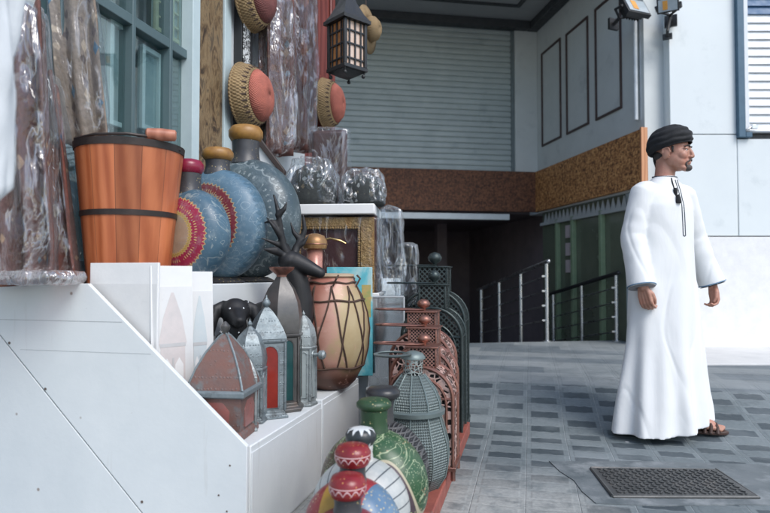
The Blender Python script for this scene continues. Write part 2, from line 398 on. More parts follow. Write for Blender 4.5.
bmesh.ops.bisect_plane(gm, geom=gm.verts[:] + gm.edges[:] + gm.faces[:], plane_co=E0, plane_no=WD, clear_outer=True)
me = bpy.data.meshes.new('ground'); gm.to_mesh(me); gm.free(); me.shade_smooth(); me.materials.append(m_ground())
tag(link(bpy.data.objects.new('ground', me)), None, None, kind='structure')
def wl(x, y, z=0): return PC + WX * x + WD * y + Vector((0, 0, z))   # building frame: x right, y along the side wall, 0,0 at inner corner
ey = (E0 - PC).dot(WD)
m = MB(); m.bx(-9, .2, ey - .12, ey - .002, -.6, .163); o = m.build('paving_edge', PALEC, None, bevel=.004); o.location = PC; o.rotation_euler[2] = WANG; o['kind'] = 'structure'
m = MB(); m.grid(lambda s, t: (-9 + 9.3 * s, ey + .0 + (6.5) * t, .1 - .75 * min(1, t * 1.6)), 4, 12)
o = m.build('ramp_floor', DARKF); o.location = PC; o.rotation_euler[2] = WANG; o['kind'] = 'structure'
m = MB(); pv = [(2.55, 5.02), (12, 5.02), (12, 6.18), (2.55, 6.18)]; m.prism(pv, .1, .186, 'xy'); o = m.build('pavement', PALEC, None, bevel=.01); o['kind'] = 'structure'

# ------------------------------------------------------------------ building at the back
def zy(py, px=538, Y=9.0): return at(px, py, Y).z
ZB0, ZB1, ZS = zy(212.5), zy(172.8), zy(33)
bld = thing('arcade_building', 'grey arcade building with shutter, brown chipboard band and deep soffit behind the shop', 'building', PC, WANG)
def wall_t(px):                                    # distance along the side wall for a pixel column
    k = (px - 385) / F; return (k * PC.y - PC.x) / (WD.x - k * WD.y)
def back_x(px, y=0):
    k = (px - 385) / F; p = PC + WD * y; return (k * p.y - p.x) / (WX.x - k * WX.y)
def wz(px, py):
    t = wall_t(px); return at(px, py, (PC + WD * t).y).z
TN = wall_t(646.5)
m = MB(); m.bx(0, .25, TN, .3, ZB0 - .02, ZS + .3); m.build('side_wall', WALLG, bld)
m = MB(); m.bx(-.06, -.003, TN - .02, -.062, ZB0, ZB1); sb = m.build('side_band', OSB1, bld, bevel=.004)
m = MB(); m.bx(-.075, .0, TN - .05, TN - .022, ZB0 - .01, ZB1 + .012); m.build('band_end_strip', m_wood('pale_orange_wood', (.42, .17, .07), (.60, .30, .15)), bld, bevel=.003)
xs = back_x(515.5)
m = MB(); m.bx(-9, 0, -.06, -.001, ZB0, ZB1); m.build('back_band', OSB2, bld, bevel=.004)
m = MB(); m.bx(xs, -.001, -.03, .3, ZB1 + .001, ZS + .3); m.build('corner_pilaster', WALLG, bld, bevel=.006)
m = MB(); m.bx(-9, xs, .07, .3, ZB1 - .3, ZS + .3); m.build('back_wall', WALLG, bld)
# roller shutter: corrugated sheet
zt = zy(25.5, 500, 8.9); sp = .083
nsl = int((zt - ZB1) / sp) + 1; prof = []
for k in range(nsl):
    z = ZB1 + k * sp
    prof += [(.045, z), (.026, z + .012), (.02, z + .04), (.026, z + .068), (.045, z + .076)]
m = MB(); n = len(prof)
m.add([(-9, y, z) for y, z in prof] + [(xs - .035, y, z) for y, z in prof], [(i, i + n, i + n + 1, i + 1) for i in range(n - 1)])
sh = m.build('roller_shutter', SHUT, bld, smooth=25)
m = MB(); m.bx(xs - .05, xs - .001, .0, .06, ZB1 + .001, zt + .1); m.build('guide_rail', plain('grey_rail', (.16, .2, .21), None, .5), sh)
# pale bar under the band
xa, xb = back_x(390), back_x(509)
m = MB(); m.bx(xa - 2, xb, -.045, .03, ZB0 - .125, ZB0 - .035); m.build('shutter_bottom_bar', plain('pale_bar', (.62, .68, .70), (.55, .6, .62), .4), bld, bevel=.008)
# dark room behind
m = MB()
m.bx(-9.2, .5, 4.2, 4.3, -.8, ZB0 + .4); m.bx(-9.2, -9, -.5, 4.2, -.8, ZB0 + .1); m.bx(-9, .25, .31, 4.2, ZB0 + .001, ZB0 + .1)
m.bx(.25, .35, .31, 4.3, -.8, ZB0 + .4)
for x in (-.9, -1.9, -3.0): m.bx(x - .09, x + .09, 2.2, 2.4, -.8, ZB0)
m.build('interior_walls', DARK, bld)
m = MB(); m.bx(back_x(420, .6), back_x(433, .6), .55, .75, ZB0 - .035, ZB0 - .003)
g = G('lamp_glow'); g.b.inputs['Emission Color'].default_value = (.85, .95, 1, 1); g.b.inputs['Emission Strength'].default_value = .7
tag(m.build('ceiling_lamp', g.done((.8, .8, .8), .4), bld, bevel=.005), None, None)
# soffit, cornice, inset line
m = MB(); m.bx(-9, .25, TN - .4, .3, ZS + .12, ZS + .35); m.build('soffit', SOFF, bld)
m = MB(); m.bx(-9, -.16, -.14, .0, ZS - .0, ZS + .118); m.bx(-.15, -.001, TN, -.145, ZS, ZS + .118); m.bx(-.16, -.001, -.14, -.0, ZS - .002, ZS + .117)
m.build('cornice', CORN, bld, bevel=.01)
ix = -.55
m = MB(); m.bx(-9, ix, -.62, -.56, ZS + .10, ZS + .119); m.bx(ix, ix + .06, TN - .3, -.56, ZS + .101, ZS + .119); m.build('soffit_line', CORN, bld)
# three mouldings on the side wall
for (p0, p1, t0, b0, t1, b1) in ((543.5, 563, 54, 147, 39, 137.5), (568.5, 591, 34.5, 135, 15, 124), (598, 624.5, 9.5, 121, -15, 108.5)):
    y0, y1 = wall_t(p0), wall_t(p1); z0 = wz(p0, b0); z1 = wz(p0, t0); f = .028
    m = MB(); m.bx(-.02, -.001, y0, y0 - f, z0, z1); m.bx(-.02, -.001, y1, y1 + f, z0, z1)
    m.bx(-.0205, -.001, y0 - f, y1 + f, z0, z0 + f); m.bx(-.0205, -.001, y0 - f, y1 + f, z1 - f, z1)
    m.build('wall_moulding', MOULD, bld, bevel=.004)
# glazing below the side band
m = MB(); m.bx(.06, .08, TN, -.05, -.7, ZB0 - .001); gl = m.build('shop_glazing', GREENG, bld)
m = MB()
for px in (556, 571.5, 600, 640):
    y = wall_t(px); m.bx(.0, .059, y - .03, y + .03, -.7, ZB0 - .16)
m.build('glazing_frame', GREENF, gl, bevel=.004)
m = MB(); y = wall_t(565.5)
for z in (.95, 1.18, 1.42): m.bx(.03, .059, y - .06, y + .06, z, z + .17)
m.build('paper_notice', plain('pink_paper', (.5, .42, .42), (.42, .36, .37), .8), gl)
m = MB(); zt0 = ZB0 - .17; m.bx(.0, .05, TN + .02, -.08, zt0 - .04, zt0 - .001)
y = TN + .1
while y < -.2:
    m.prism([(y - .055, zt0), (y + .055, zt0), (y, zt0 + .13)], .018, .03, 'yz'); y += .115
m.build('zigzag_trim', plain('trim_white', (.42, .44, .44), (.36, .38, .38), .6), bld)

# right facade
FY = 6.2
fac = thing('facade', 'pale blue white cladded street facade with louvred window right of the arcade', 'facade', (0, FY, 0))
def fx(px): return (px - 385) / F * FY
def fz(py): return at(700, py, FY).z
x0 = fx(672)
m = MB(); m.bx(x0, fx(739), 0, .5, fz(134), 7); m.bx(x0, fx(739), .0, .5, fz(237) + .012, fz(134) - .008)
m.bx(fx(739) + .006, 12, .0, .5, fz(237) + .012, fz(139)); m.bx(fx(900), 12, 0, .5, fz(139) + .008, 7)
m.build('cladding', FACADE, fac, bevel=.006)
m = MB(); m.bx(x0 + .06, 12, -.03, .5, -.2, fz(237)); m.build('stone_plinth', LOWSTONE, fac, bevel=.008)
m = MB(); m.bx(x0 + .02, 12, .06, .55, fz(260), 7.1); m.build('joint_backing', CORN, fac)
m = MB(); m.bx(fx(648.5), x0 - .004, .2, .7, -.2, 7); m.build('pilaster', plain('blue_grey_wall', (.46, .53, .56), (.42, .49, .52), .55, scale=2), fac)
m = MB(); m.bx(fx(655), fx(669.5), .16, .199, fz(91), fz(52)); m.build('junction_box', plain('box_paint', (.47, .54, .57), (.44, .5, .53), .5), fac, bevel=.006)
m = MB()
for px in (644.5, 651): m.tube([(fx(px), .16, fz(116)), (fx(px), .16, 7)], .022, 10)
m.build('conduit', plain('conduit_white', (.68, .72, .74), None, .4), fac)
# window with louvres
wn = MB(); wn.bx(fx(738.5), fx(745.5), -.05, .05, fz(138), 7); wn.bx(fx(745.6), fx(752), -.049, .05, fz(138), fz(133))
wo = wn.build('window', BLUEF, fac, bevel=.005)
m = MB(); m.bx(fx(746), fx(750.5), -.03, .05, fz(132), 7); m.bx(fx(750.5), fx(900), -.03, .05, fz(132.2), fz(131)); m.build('white_frame', LOUV, wo, bevel=.004)
m = MB(); z = fz(130.5)
while z < fz(20): m.box((fx(825), .03, z + .045), (fx(900) - fx(751), .012, .095), Matrix.Rotation(R(-14), 3, 'X')); z += .088
m.build('white_louvres', LOUV, wo)
m = MB()
while z < 4.5: m.box((fx(825), .03, z + .045), (fx(900) - fx(751), .012, .095), Matrix.Rotation(R(-14), 3, 'X')); z += .088
m.build('blue_louvres', BLUEL, wo)
m = MB(); m.bx(fx(751), fx(757), -.06, -.031, fz(130), fz(126)); m.tube([(fx(751), -.05, fz(128)), (fx(746), -.05, fz(131))], .01, 8); m.build('hinge', STEEL, wo, bevel=.003)

# floodlights
def floodlight(px, py, Y, label, yaw, lit, sz=.3, tilt=-35):
    p = at(px, py, Y); t = thing('floodlight', label, 'floodlight', p, yaw, 'black floodlights on the wall corner')
    Rm = Matrix.Rotation(R(tilt), 4, 'X')
    m = MB(); m.M = Rm; m.box((0, 0, 0), (sz, .05, sz * .72)); m.prism([(-sz * .35, -sz * .25), (sz * .35, -sz * .25), (sz * .35, sz * .25), (-sz * .35, sz * .25)], .025, .07)
    for k in range(6): m.box((-sz * .3 + k * sz * .12, .085, 0), (.008, .04, sz * .45))
    m.build('housing', BLACKM, t, bevel=.006)
    m = MB(); m.M = Rm; m.box((0, -.028, 0), (sz * .86, .008, sz * .58)); m.build('glass', plain('flood_glass', (.42, .47, .5), (.3, .35, .37), .08), t)
    m = MB(); m.M = Rm; m.box((-sz * .12, -.0335, 0), (sz * .22, .004, sz * .42)); m.build('lamp_plate', plain('amber_plate', (.75, .36, .06), (.6, .27, .05), .35), t)
    m = MB(); m.tube([(-sz * .55, 0, 0), (-sz * .55, .1, .0), (0, .22, -.02), (sz * .55, .1, 0), (sz * .55, 0, 0)], .014, 8); m.tube([(0, .22, -.02), (0, .3, -.05)], .02, 8)
    m.box((0, .31, -.05), (.12, .03, .12)); m.build('bracket', BLACKM, t)
    return t
floodlight(635, 8, 6.1, 'black floodlight with amber lamp plate, the left of two above the chipboard band', R(22), 1, .3, -28)
floodlight(668, 5, 5.9, 'black floodlight on a wall bracket above the turbaned man, right of the amber one', R(-30), 0, .2, 20)
fl = kids([o for o in bpy.data.objects if o.name == 'floodlight.001'][0])
m = MB(); m.tube([(0, .22, -.05), (-.02, .16, -.2), (-.03, .25, -.22)], .016, 8); m.box((-.03, .27, -.22), (.09, .05, .05)); m.build('arm', BLACKM, [o for o in bpy.data.objects if o.name == 'floodlight.001'][0])

# railings (descending along the ramp)
def railing(P0, P1, n_post, label, nbar=4, zg=-.55):
    t = thing('railing', label, 'railing', P0, 0, 'steel ramp railings'); D = P1 - P0
    m = MB(); m.tube([Vector((0, 0, 0)) - D.normalized() * .05, D], .024, 12, round_ends=True); m.build('handrail', STEEL if n_post > 3 else BLACKM, t)
    for k in range(n_post):
        q = D * (k / (n_post - 1) * .94); g0 = gz_at(P0.x, P0.y) if k == 0 else zg
        m = MB(); m.tube([(q.x, q.y, q.z - .02), (q.x, q.y, g0 - P0.z)], .023, 12)
        if k == 0: m.lathe([(.05, 0), (.05, .012), (.025, .02)], 16, (q.x, q.y, g0 - P0.z))
        m.build('post', STEEL, t)
    for k in range(nbar):
        dz = -.16 - k * .165
        m = MB(); m.tube([Vector((0, 0, dz)), D * .97 + Vector((0, 0, dz))], .009, 8)
        m.build('bar', STEEL, t)
    for k in range(nbar):
        m = MB(); m.ball((-.015, 0, -.16 - k * .165), .017, 10, 6); m.box((-.03, 0, -.16 - k * .165), (.05, .022, .02)); m.build('bar_clamp', STEEL, t)
    return t
railing(at(546.5, 262, 6.76), at(478, 289.7, 9.0), 4, 'steel ramp railing with round end post left of the green glazing')
railing(at(616, 273.5, 6.8), at(550, 294, 8.3), 3, 'dark topped ramp railing running in front of the green glazing')

# manhole
cs = [at(591, 468.5, .93 * F / 1), 0]
def on_ground(px, py, z=0):
    k = at(px, py, 1.0); d = k - CAM; s = (z - CAM.z) / d.z; return CAM + d * s
q0, q1, q2, q3 = [on_ground(*p, .006) for p in ((591, 468.5), (716, 470), (759, 498), (613, 497))]
cc = (q0 + q1 + q2 + q3) / 4
m = MB(); big = [on_ground(*p, 0) for p in ((549, 461.5), (600, 462.2), (640, 461.8), (700, 463.5), (790, 466), (860, 507), (740, 505), (660, 506.5), (596, 504), (582, 492), (574, 481), (560, 472))]
m.prism([(p.x, p.y) for p in big], -.02, .004, 'xy'); o = m.build('concrete_surround', CONC); o['kind'] = 'structure'
mh = thing('manhole_cover', 'dark rectangular cast iron manhole cover with raised tread set in the pavers', 'manhole cover', (cc.x, cc.y, 0))
m = MB(); m.prism([(p.x - cc.x, p.y - cc.y) for p in (q0, q1, q2, q3)], .0, .012, 'xy')
IRON = plain('cast_iron', (.085, .09, .09), (.14, .14, .135), .55, .5, scale=15, bs=90, bst=.5, dirt=(.22, .2, .18), dscale=9)
m.build('plate', IRON, mh, bevel=.003)
m = MB(); ex, eyv = (q1 - q0 + q2 - q3) / 2, (q0 - q3 + q1 - q2) / 2
for i in range(22):
    for j in range(13):
        c_ = ex * ((i + .5) / 22 - .5) * .93 + eyv * ((j + .5) / 13 - .5) * .9
        a = R(45) if (i + j) % 2 else R(-45)
        m.box((c_.x, c_.y, .0145), (.02, .006, .006), Matrix.Rotation(a, 3, 'Z'))
m.build('tread', IRON, mh)
m = MB()
for A, B in ((q0, q1), (q1, q2), (q2, q3), (q3, q0)): m.tube([Vector((A.x - cc.x, A.y - cc.y, .009)), Vector((B.x - cc.x, B.y - cc.y, .006))], .007, 6)
m.build('rim', IRON, mh)

# ================================================================== THE SHOP
FILM = m_film('clear_film', base=.012, gain=.32, scale=3.5, rough=.17, cr=.14, bs=.75); FILM2 = m_film('thick_clear_film', base=.035, gain=.50, scale=3.5, bd=.025, rough=.18, cr=.2, bs=.9)
def m_tin(name, c1, c2, dirt, rough=.45, metal=.5, sc=95):
    g = G(name); n = g.noise(13, 6, .7); X = g.xyz()
    col = g.ramp(n, [(.3, c1), (.7, c2)]); col = g.mix(g.step(g.noise(10, 6, .75), .52, .68), col, dirt)
    em = g.step(g.vor(sc, rand=.35), .35, .15); band = g.step(g.math('SINE', g.math('MULTIPLY', X[2], 150)), .2, .6); h = g.math('MULTIPLY', em, band)
    col = g.mix(g.math('MULTIPLY', h, .35), col, dirt); g.bump(g.math('ADD', h, g.noise(50, 4)), .5, .003)
    return g.done(col, g.ramp(n, [(.3, rough - .08), (.7, rough + .2)]), metal)
TIN = m_tin('aged_tin', (.25, .29, .305), (.17, .205, .22), (.075, .08, .08)); TIN2 = m_tin('pale_tin', (.36, .40, .40), (.26, .295, .30), (.10, .105, .105))
BRONZE = plain('dark_bronze', (.085, .085, .085), (.13, .125, .12), .38, .6, scale=10, bs=50, bst=.2, dirt=(.16, .10, .07), dscale=6)
RUST = m_tin('rusty_patina', (.15, .10, .09), (.21, .105, .085), (.15, .175, .18), .6, .25, 80)
COPPER = plain('old_copper', (.33, .16, .12), (.21, .105, .085), .38, .75, scale=12, bs=60, bst=.2, dirt=(.09, .055, .05), dscale=9, dlo=.55, dhi=.7)
COPP = m_perf('pierced_copper', (.72, .50, .44), (.52, .33, .28), 'scroll', 36, .4, .42)
COPL = m_perf('copper_lattice', (.46, .25, .20), (.32, .17, .14), 'lattice', 62, .55, .42)
DKGRN = plain('green_black_metal', (.035, .05, .05), (.055, .07, .068), .4, .6, scale=12, bs=60, bst=.2)
DKPERF = m_perf('pierced_dark_metal', (.07, .09, .088), (.045, .06, .06), 'lattice', 34, .5, .4)
def m_emboss(name, c1, c2, sc):
    g = G(name); X = g.xyz(); a = g.math('MULTIPLY', g.math('ARCTAN2', X[1], X[0]), sc); z = g.math('MULTIPLY', X[2], sc * 7)
    h = g.math('MULTIPLY', g.math('SINE', g.math('ADD', a, z)), g.math('SINE', g.math('SUBTRACT', a, z))); col = g.mix(g.step(h, .05, .35), g.ramp(g.noise(9, 5), [(.3, c1), (.7, c2)]), tuple(x * .45 for x in c2))
    g.bump(h, .7, .004); return g.done(col, .45, .4)
TEALM = m_emboss('embossed_teal_tin', (.22, .265, .26), (.17, .21, .205), 44)
TEAL = plain('teal_tin', (.20, .25, .245), (.15, .185, .18), .45, .5, scale=10, bs=60, bst=.2)
REDG = plain('red_glass', (.24, .028, .02), (.15, .018, .014), .12, bs=4, bst=.1)
GRNG = plain('dark_green_glass', (.018, .07, .07), (.012, .045, .048), .08, bs=4, bst=.1)
AMBG = plain('amber_glass', (.62, .30, .12), (.35, .13, .04), .15, scale=14, bs=6, bst=.2)
PINKG = plain('frosted_pale_glass', (.62, .50, .42), (.55, .38, .28), .25, scale=10, bs=6, bst=.2)
SEAM = plain('seam_rust', (.16, .12, .10), (.09, .075, .065), .8)

def m_scuffed():
    g = G('scuffed_white_paint'); n = g.noise(4, 5); col = g.ramp(n, [(.3, (.67, .70, .705)), (.7, (.605, .64, .65))])
    scr = g.math('MULTIPLY', g.step(g.noise(2.2, 6, .7, g.mapped(scale=(.6, 1, 9))), .66, .74), .5); col = g.mix(scr, col, (.42, .44, .45))
    drip = g.math('MULTIPLY', g.step(g.noise(3, 4, .6, g.mapped(scale=(6, 6, .7))), .64, .78), .5); col = g.mix(drip, col, (.45, .44, .41))
    chip = g.step(g.noise(19, 6, .75), .70, .72); col = g.mix(chip, col, (.26, .22, .19))
    spot = g.step(g.vor(6), .05, .03); col = g.mix(g.math('MULTIPLY', spot, .8), col, (.23, .16, .12))
    g.bump(g.math('ADD', g.noise(30, 4), g.math('ADD', g.math('MULTIPLY', chip, -.6), g.math('MULTIPLY', scr, -.5))), .25, .003); return g.done(col, g.ramp(n, [(.3, .42), (.7, .6)]))
WHITE = m_scuffed()
# ---- the white stepped display
ZSH, ZST = .888, .36
A_R, A_F = -.36, -.93          # riser and house front, measured left from the step edge
disp = thing('display_steps', 'white painted wooden display steps with a slanted end panel along the shop front', 'display stand', S0, -SANG)
m = MB()      # end panel: one board above the slanted joint, one below
a_d = -.617; zj0, zj1 = .70, .0
jl = [(-2.2, 1.14), (-.40, -.02)]   # slanted joint line (a, z)
def jz(a): return .70 + (a + .985) * (-.98)
up = [(-1.9, ZSH + .008), (a_d, ZSH + .008), (0, ZST + .004), (0, 0), (-.272, 0), (-1.16, jz(-1.16) ), (-1.9, jz(-1.16))]
m.prism([(-1.9, ZSH + .008), (a_d, ZSH + .008), (0, ZST + .006), (0, 0), (-.268, 0), (-1.184, .896)][1:], 0, .018, 'xz')
pan = m.build('slanted_panel', WHITE, disp, bevel=.002)
m = MB(); m.prism([(-1.9, ZSH + .006), (-1.19, ZSH + .006), (-.275, 0), (-1.9, 0)], .001, .018, 'xz'); m.build('lower_panel', WHITE, disp, bevel=.002)
m = MB(); m.prism([(-1.9, ZSH), (a_d - .01, ZSH), (-.01, ZST - .01), (-.01, 0), (-1.9, 0)], .0195, .027, 'xz'); m.build('joint_backing', SEAM, disp)
m = MB(); m.bx(-1.02, -.475, -.0006, 0, .762, .7638); m.bx(-.90, -.36, -.0006, 0, .655, .6563); m.build('scored_line', plain('grey_score', (.40, .42, .43), None, .7), pan)
m = MB(); random.seed(3)
for a, z in ((-.96, .665), (-.80, .505), (-.40, .14), (-1.06, .76)): m.lathe([(.005, 0), (.005, .0012)], 10, (a + .012, -.0005, z + .013), axis=(0, -1, 0))
for a, z in ((-.06, .30), (-.1, .2), (-.07, .15)): m.lathe([(.0035, 0), (.003, .0012)], 10, (a, -.0003, z), axis=(0, -1, 0))
m.build('rusty_screws', SEAM, pan)
m = MB(); m.bx(-1.9, A_R, .095, 4.1, 0, ZSH); m.build('upper_shelf', WHITE, disp, bevel=.004)
b_s = .72
m = MB(); m.bx(A_R + .002, 0, .028, b_s - .002, 0, ZST); m.build('lower_step', WHITE, disp, bevel=.004)
m = MB(); m.bx(A_R + .002, .004, b_s, 1.30, 0, ZST + .012); m.build('lower_step', WHITE, disp, bevel=.004)
m = MB(); m.bx(.001, .004, .03, b_s - .006, .012, ZST - .022); m.bx(.005, .008, b_s + .006, 1.29, .012, ZST - .012); m.build('front_board', WHITE, disp, bevel=.003)

# ---- house front: window, posts, marbled panel
hf = thing('shop_front', 'shop front with teal framed window, brown marbled panel and dark post behind the wares', 'shop front', S0, -SANG)
def fb(px): return b_of(px, A_F)
TEALF = plain('teal_window_paint', (.095, .145, .155), (.075, .12, .13), .4, scale=3)
POSTW = plain('pale_teal_paint', (.50, .60, .62), (.44, .54, .56), .45)
def m_marble():
    g = G('marbled_board'); co = g.mapped(scale=(9, 9, 3)); n = g.noise(1.3, 7, .7, co, 2.2)
    c = g.ramp(n, [(.38, (.05, .036, .026)), (.46, (.15, .10, .055)), (.53, (.25, .18, .10)), (.6, (.10, .075, .05))]); g.bump(n, .2, .004)
    return g.done(c, .35)
b0, b1 = fb(112), fb(186)
m = MB(); m.bx(A_F - .3, A_F - .002, fb(227.5), 3.6, ZSH, 4); m.bx(A_F - .4, A_F - .1, -3, b0 - .35, ZSH, 4); m.build('wall', plain('pale_shop_wall', (.56, .6, .62), (.5, .54, .56), .6), hf)
m = MB(); m.bx(A_F - .06, A_F + .03, b1, fb(193.5), ZSH, 4); m.build('white_post', POSTW, hf, bevel=.004)
m = MB(); m.bx(A_F - .06, A_F + .0, fb(194), fb(221), ZSH, 4); m.build('marbled_panel', m_marble(), hf)
m = MB(); m.bx(A_F - .06, A_F + .012, fb(221.5), fb(228), ZSH, 4); m.build('pale_strip', POSTW, hf, bevel=.003)
m = MB(); m.bx(A_F - .0, A_F + .06, fb(232), fb(243), ZSH, 4); m.build('dark_post', plain('black_post', (.02, .022, .024), (.03, .03, .032), .4), hf, bevel=.005)
win = MB()
for bb in (b0 - .32, fb(130), fb(168)): win.bx(A_F - .08, A_F, bb, bb + .025, ZSH, 4)
for z in (ZSH + .05, 2.12): win.bx(A_F - .075, A_F - .005, b0 - .32, b1, z, z + .05)
wo = win.build('window_frame', TEALF, hf, bevel=.004)
m = MB(); m.bx(A_F - .05, A_F - .04, b0 - .3, b1, ZSH, 4); m.build('pane', m_glass('window_glass', (.86, .95, .95), .04, .02, .4), wo)
m = MB(); m.bx(A_F - .55, A_F - .5, b0 - 1, b1 + .6, ZSH, 4); m.build('room_behind', plain('dim_teal_room', (.12, .17, .18), (.08, .11, .12), .8, scale=2), hf)
# framed pictures seen through the pane
PIC = plain('faded_print', (.42, .48, .50), (.25, .33, .36), .6, scale=9)
for i, (px0, px1, py0, py1, lab) in enumerate(((137, 157, 44, 128, 'narrow white framed picture behind the shop window, the lower right one'), (104, 122, 18, 124, 'tall white framed picture behind the shop window, left of the other framed picture'), (150, 177, -30, 30, 'pale yellow lattice frame high behind the shop window'))):
    aa = A_F - .075; c0, c1 = b_of(px0, aa), b_of(px1, aa); z1 = at(px0, py0, shop(aa, c0).y).z; z0 = at(px0, py1, shop(aa, c0).y).z
    t = thing('framed_picture', lab, 'picture', shop(aa, (c0 + c1) / 2, z0), -SANG); hw, h = (c1 - c0) / 2, z1 - z0
    FR = LOUV if i < 2 else plain('pale_gilt', (.55, .52, .36), (.45, .42, .28), .5)
    m = MB(); f = .025
    m.bx(0, .02, -hw, -hw + f, 0, h); m.bx(0, .02, hw - f, hw, 0, h); m.bx(.0, .0205, -hw + f, hw - f, 0, f); m.bx(.0, .0205, -hw + f, hw - f, h - f, h)
    if i == 2:
        for k in (1, 2, 3): m.bx(.002, .016, -hw + f, hw - f, h * k / 4, h * k / 4 + .012)
        for k in (1, 2): m.bx(.003, .015, -hw + 2 * hw * k / 3, -hw + 2 * hw * k / 3 + .012, f, h - f)
    m.build('frame', FR, t, bevel=.003)
    m = MB(); m.bx(-.01, -.001, -hw, hw, .001, h - .001); m.build('print', PIC, t)

# ---- wooden bucket
p = shop(-.645, b_of(129, -.645), ZSH)
bk = thing('wooden_bucket', 'large orange brown wooden bucket with two dark iron hoops and a wooden grip', 'bucket', p, -SANG)
WB = m_wood('orange_bucket_wood', (.38, .095, .032), (.60, .19, .075), (7, 7, .8), .35, staves=13)
Hb = .542; rb, rt = .150, .203
def rr(z): return rb + (rt - rb) * z / Hb
m = MB(); m.lathe([(rb - .02, .01), (rb, 0), (rt, Hb), (rt - .008, Hb + .006), (rt - .02, Hb), (rb - .015, .03)], 64, caps=False); m.build('staves', WB, bk, smooth=50)
m = MB(); m.lathe([(rb - .01, .02), (rb - .01, .03)], 48); m.build('bottom_board', WB, bk)
HOOP = plain('dark_iron_hoop', (.03, .028, .028), (.06, .045, .04), .45, .5, bst=.3)
for z, hgt in ((.262, .021), (Hb - .022, .027)):
    m = MB(); m.lathe([(rr(z) - .002, z), (rr(z) + .0035, z), (rr(z + hgt) + .0035, z + hgt), (rr(z + hgt) - .002, z + hgt)], 64, caps=False); m.build('hoop', HOOP, bk, smooth=30)
m = MB()
for s in (-1, 1):
    m.M = Matrix.Rotation(R(-100 if s < 0 else 80), 4, 'Z'); m.prism([(-.035, 0), (0, -.09), (.035, 0), (.03, .05), (-.03, .05)], -rt - .006, -rt + .006, 'xz')
m.M = Matrix.Identity(4); m.build('ear_plate', HOOP, bk)
hx = [Vector((-rt + .02 * 0, -.05, Hb - .01)), Vector((-rt * .6, -.16, Hb + .012)), Vector((0, -.2, Hb + .014)), Vector((rt * .55, -.17, Hb + .016)), Vector((rt * .8, -.11, Hb + .016)), Vector((rt, .03, Hb - .01))]
m = MB(); m.tube(hx, .006, 8); hd = m.build('handle', HOOP, bk)
m = MB(); m.lathe([(.014, -.055), (.021, -.05), (.024, 0), (.021, .05), (.014, .055)], 20, hx[4] + Vector((.03, .03, .012)), axis=Vector((.75, .5, 0))); m.build('grip', m_wood('grip_wood', (.30, .10, .055), (.45, .18, .11), (8, 8, 2)), hd)

# ---- white picture boards leaning on the display
def sketch_board(px0, px1, Yb, a, b, frontal, wdt, hgt, lab, kind, zf):
    t = thing('picture_board', lab, 'picture board', shop(a, b, zf) if frontal else Vector((at(px0, 300, Yb).x, Yb, zf)), -SANG if frontal else R(45), 'white boards with faint lantern pictures')
    ln = Matrix.Rotation(R(-.4 if frontal else -2.5), 4, 'X')
    m = MB(); m.M = ln; m.bx(-wdt / 2, wdt / 2, 0, .012, 0, hgt); m.build('board', WHITE2, t, bevel=.002)
    m = MB(); m.M = ln; m.bx(-wdt / 2 + .004, wdt / 2 - .004, -.001, 0, hgt * .13, hgt - .075); m.build('print', plain('pale_print', (.66, .66, .65), (.60, .61, .61), .5, scale=9, dirt=(.56, .56, .56), dscale=12), t)
    g1 = plain('pencil_pink', (.60, .545, .53), (.52, .49, .48), .6, scale=20); g2 = plain('pencil_blue', (.48, .545, .57), (.54, .58, .59), .6, scale=20); g3 = plain('pencil_grey', (.44, .44, .44), (.5, .5, .5), .6, scale=20)
    if kind:
        hh = hgt * .72; ww = wdt * (.58 if kind == 1 else .46); z0 = hgt * .12; s = ww / 2
        def poly(pts, mt, nm, d): m = MB(); m.M = ln; m.prism(pts, -d, -d + .0004, 'xz'); m.build(nm, mt, t)
        poly([(-s, z0), (s, z0), (s, z0 + hh * .55), (s * 1.15, z0 + hh * .58), (s * .75, z0 + hh * .8), (.1 * s, z0 + hh), (-.1 * s, z0 + hh), (-s * .75, z0 + hh * .8), (-s * 1.15, z0 + hh * .58), (-s, z0 + hh * .55)], g1 if kind == 1 else g2, 'drawn_lantern', .0018)
        for q in (-.5, .5): poly([(s * (q - .34), z0 + .02), (s * (q + .34), z0 + .02), (s * (q + .34), z0 + hh * .40), (s * q, z0 + hh * .46), (s * (q - .34), z0 + hh * .40)], WHITE2, 'drawn_pane', .0026)
        poly([(-s * 1.05, z0 + hh * .55), (s * 1.05, z0 + hh * .55), (s * 1.05, z0 + hh * .58), (-s * 1.05, z0 + hh * .58)], g3, 'drawn_rim', .0026)
        poly([(-s * .08, z0), (s * .08, z0), (s * .08, z0 + hh * .46), (-s * .08, z0 + hh * .46)], g3, 'drawn_bar', .003)
    return t
sketch_board(0, 0, 0, -.505, .040, True, .28, .61, 'blank white board standing behind the slanted panel under the bucket', 0, .36)
sketch_board(175, 0, 2.15, 0, 0, False, .158, .60, 'white board with a faint pinkish lantern drawing left of the rusty lantern', 1, ZST)
sketch_board(202, 0, 2.28, 0, 0, False, .115, .58, 'white board with a small bluish lantern drawing beside the black dog figure', 2, ZST)

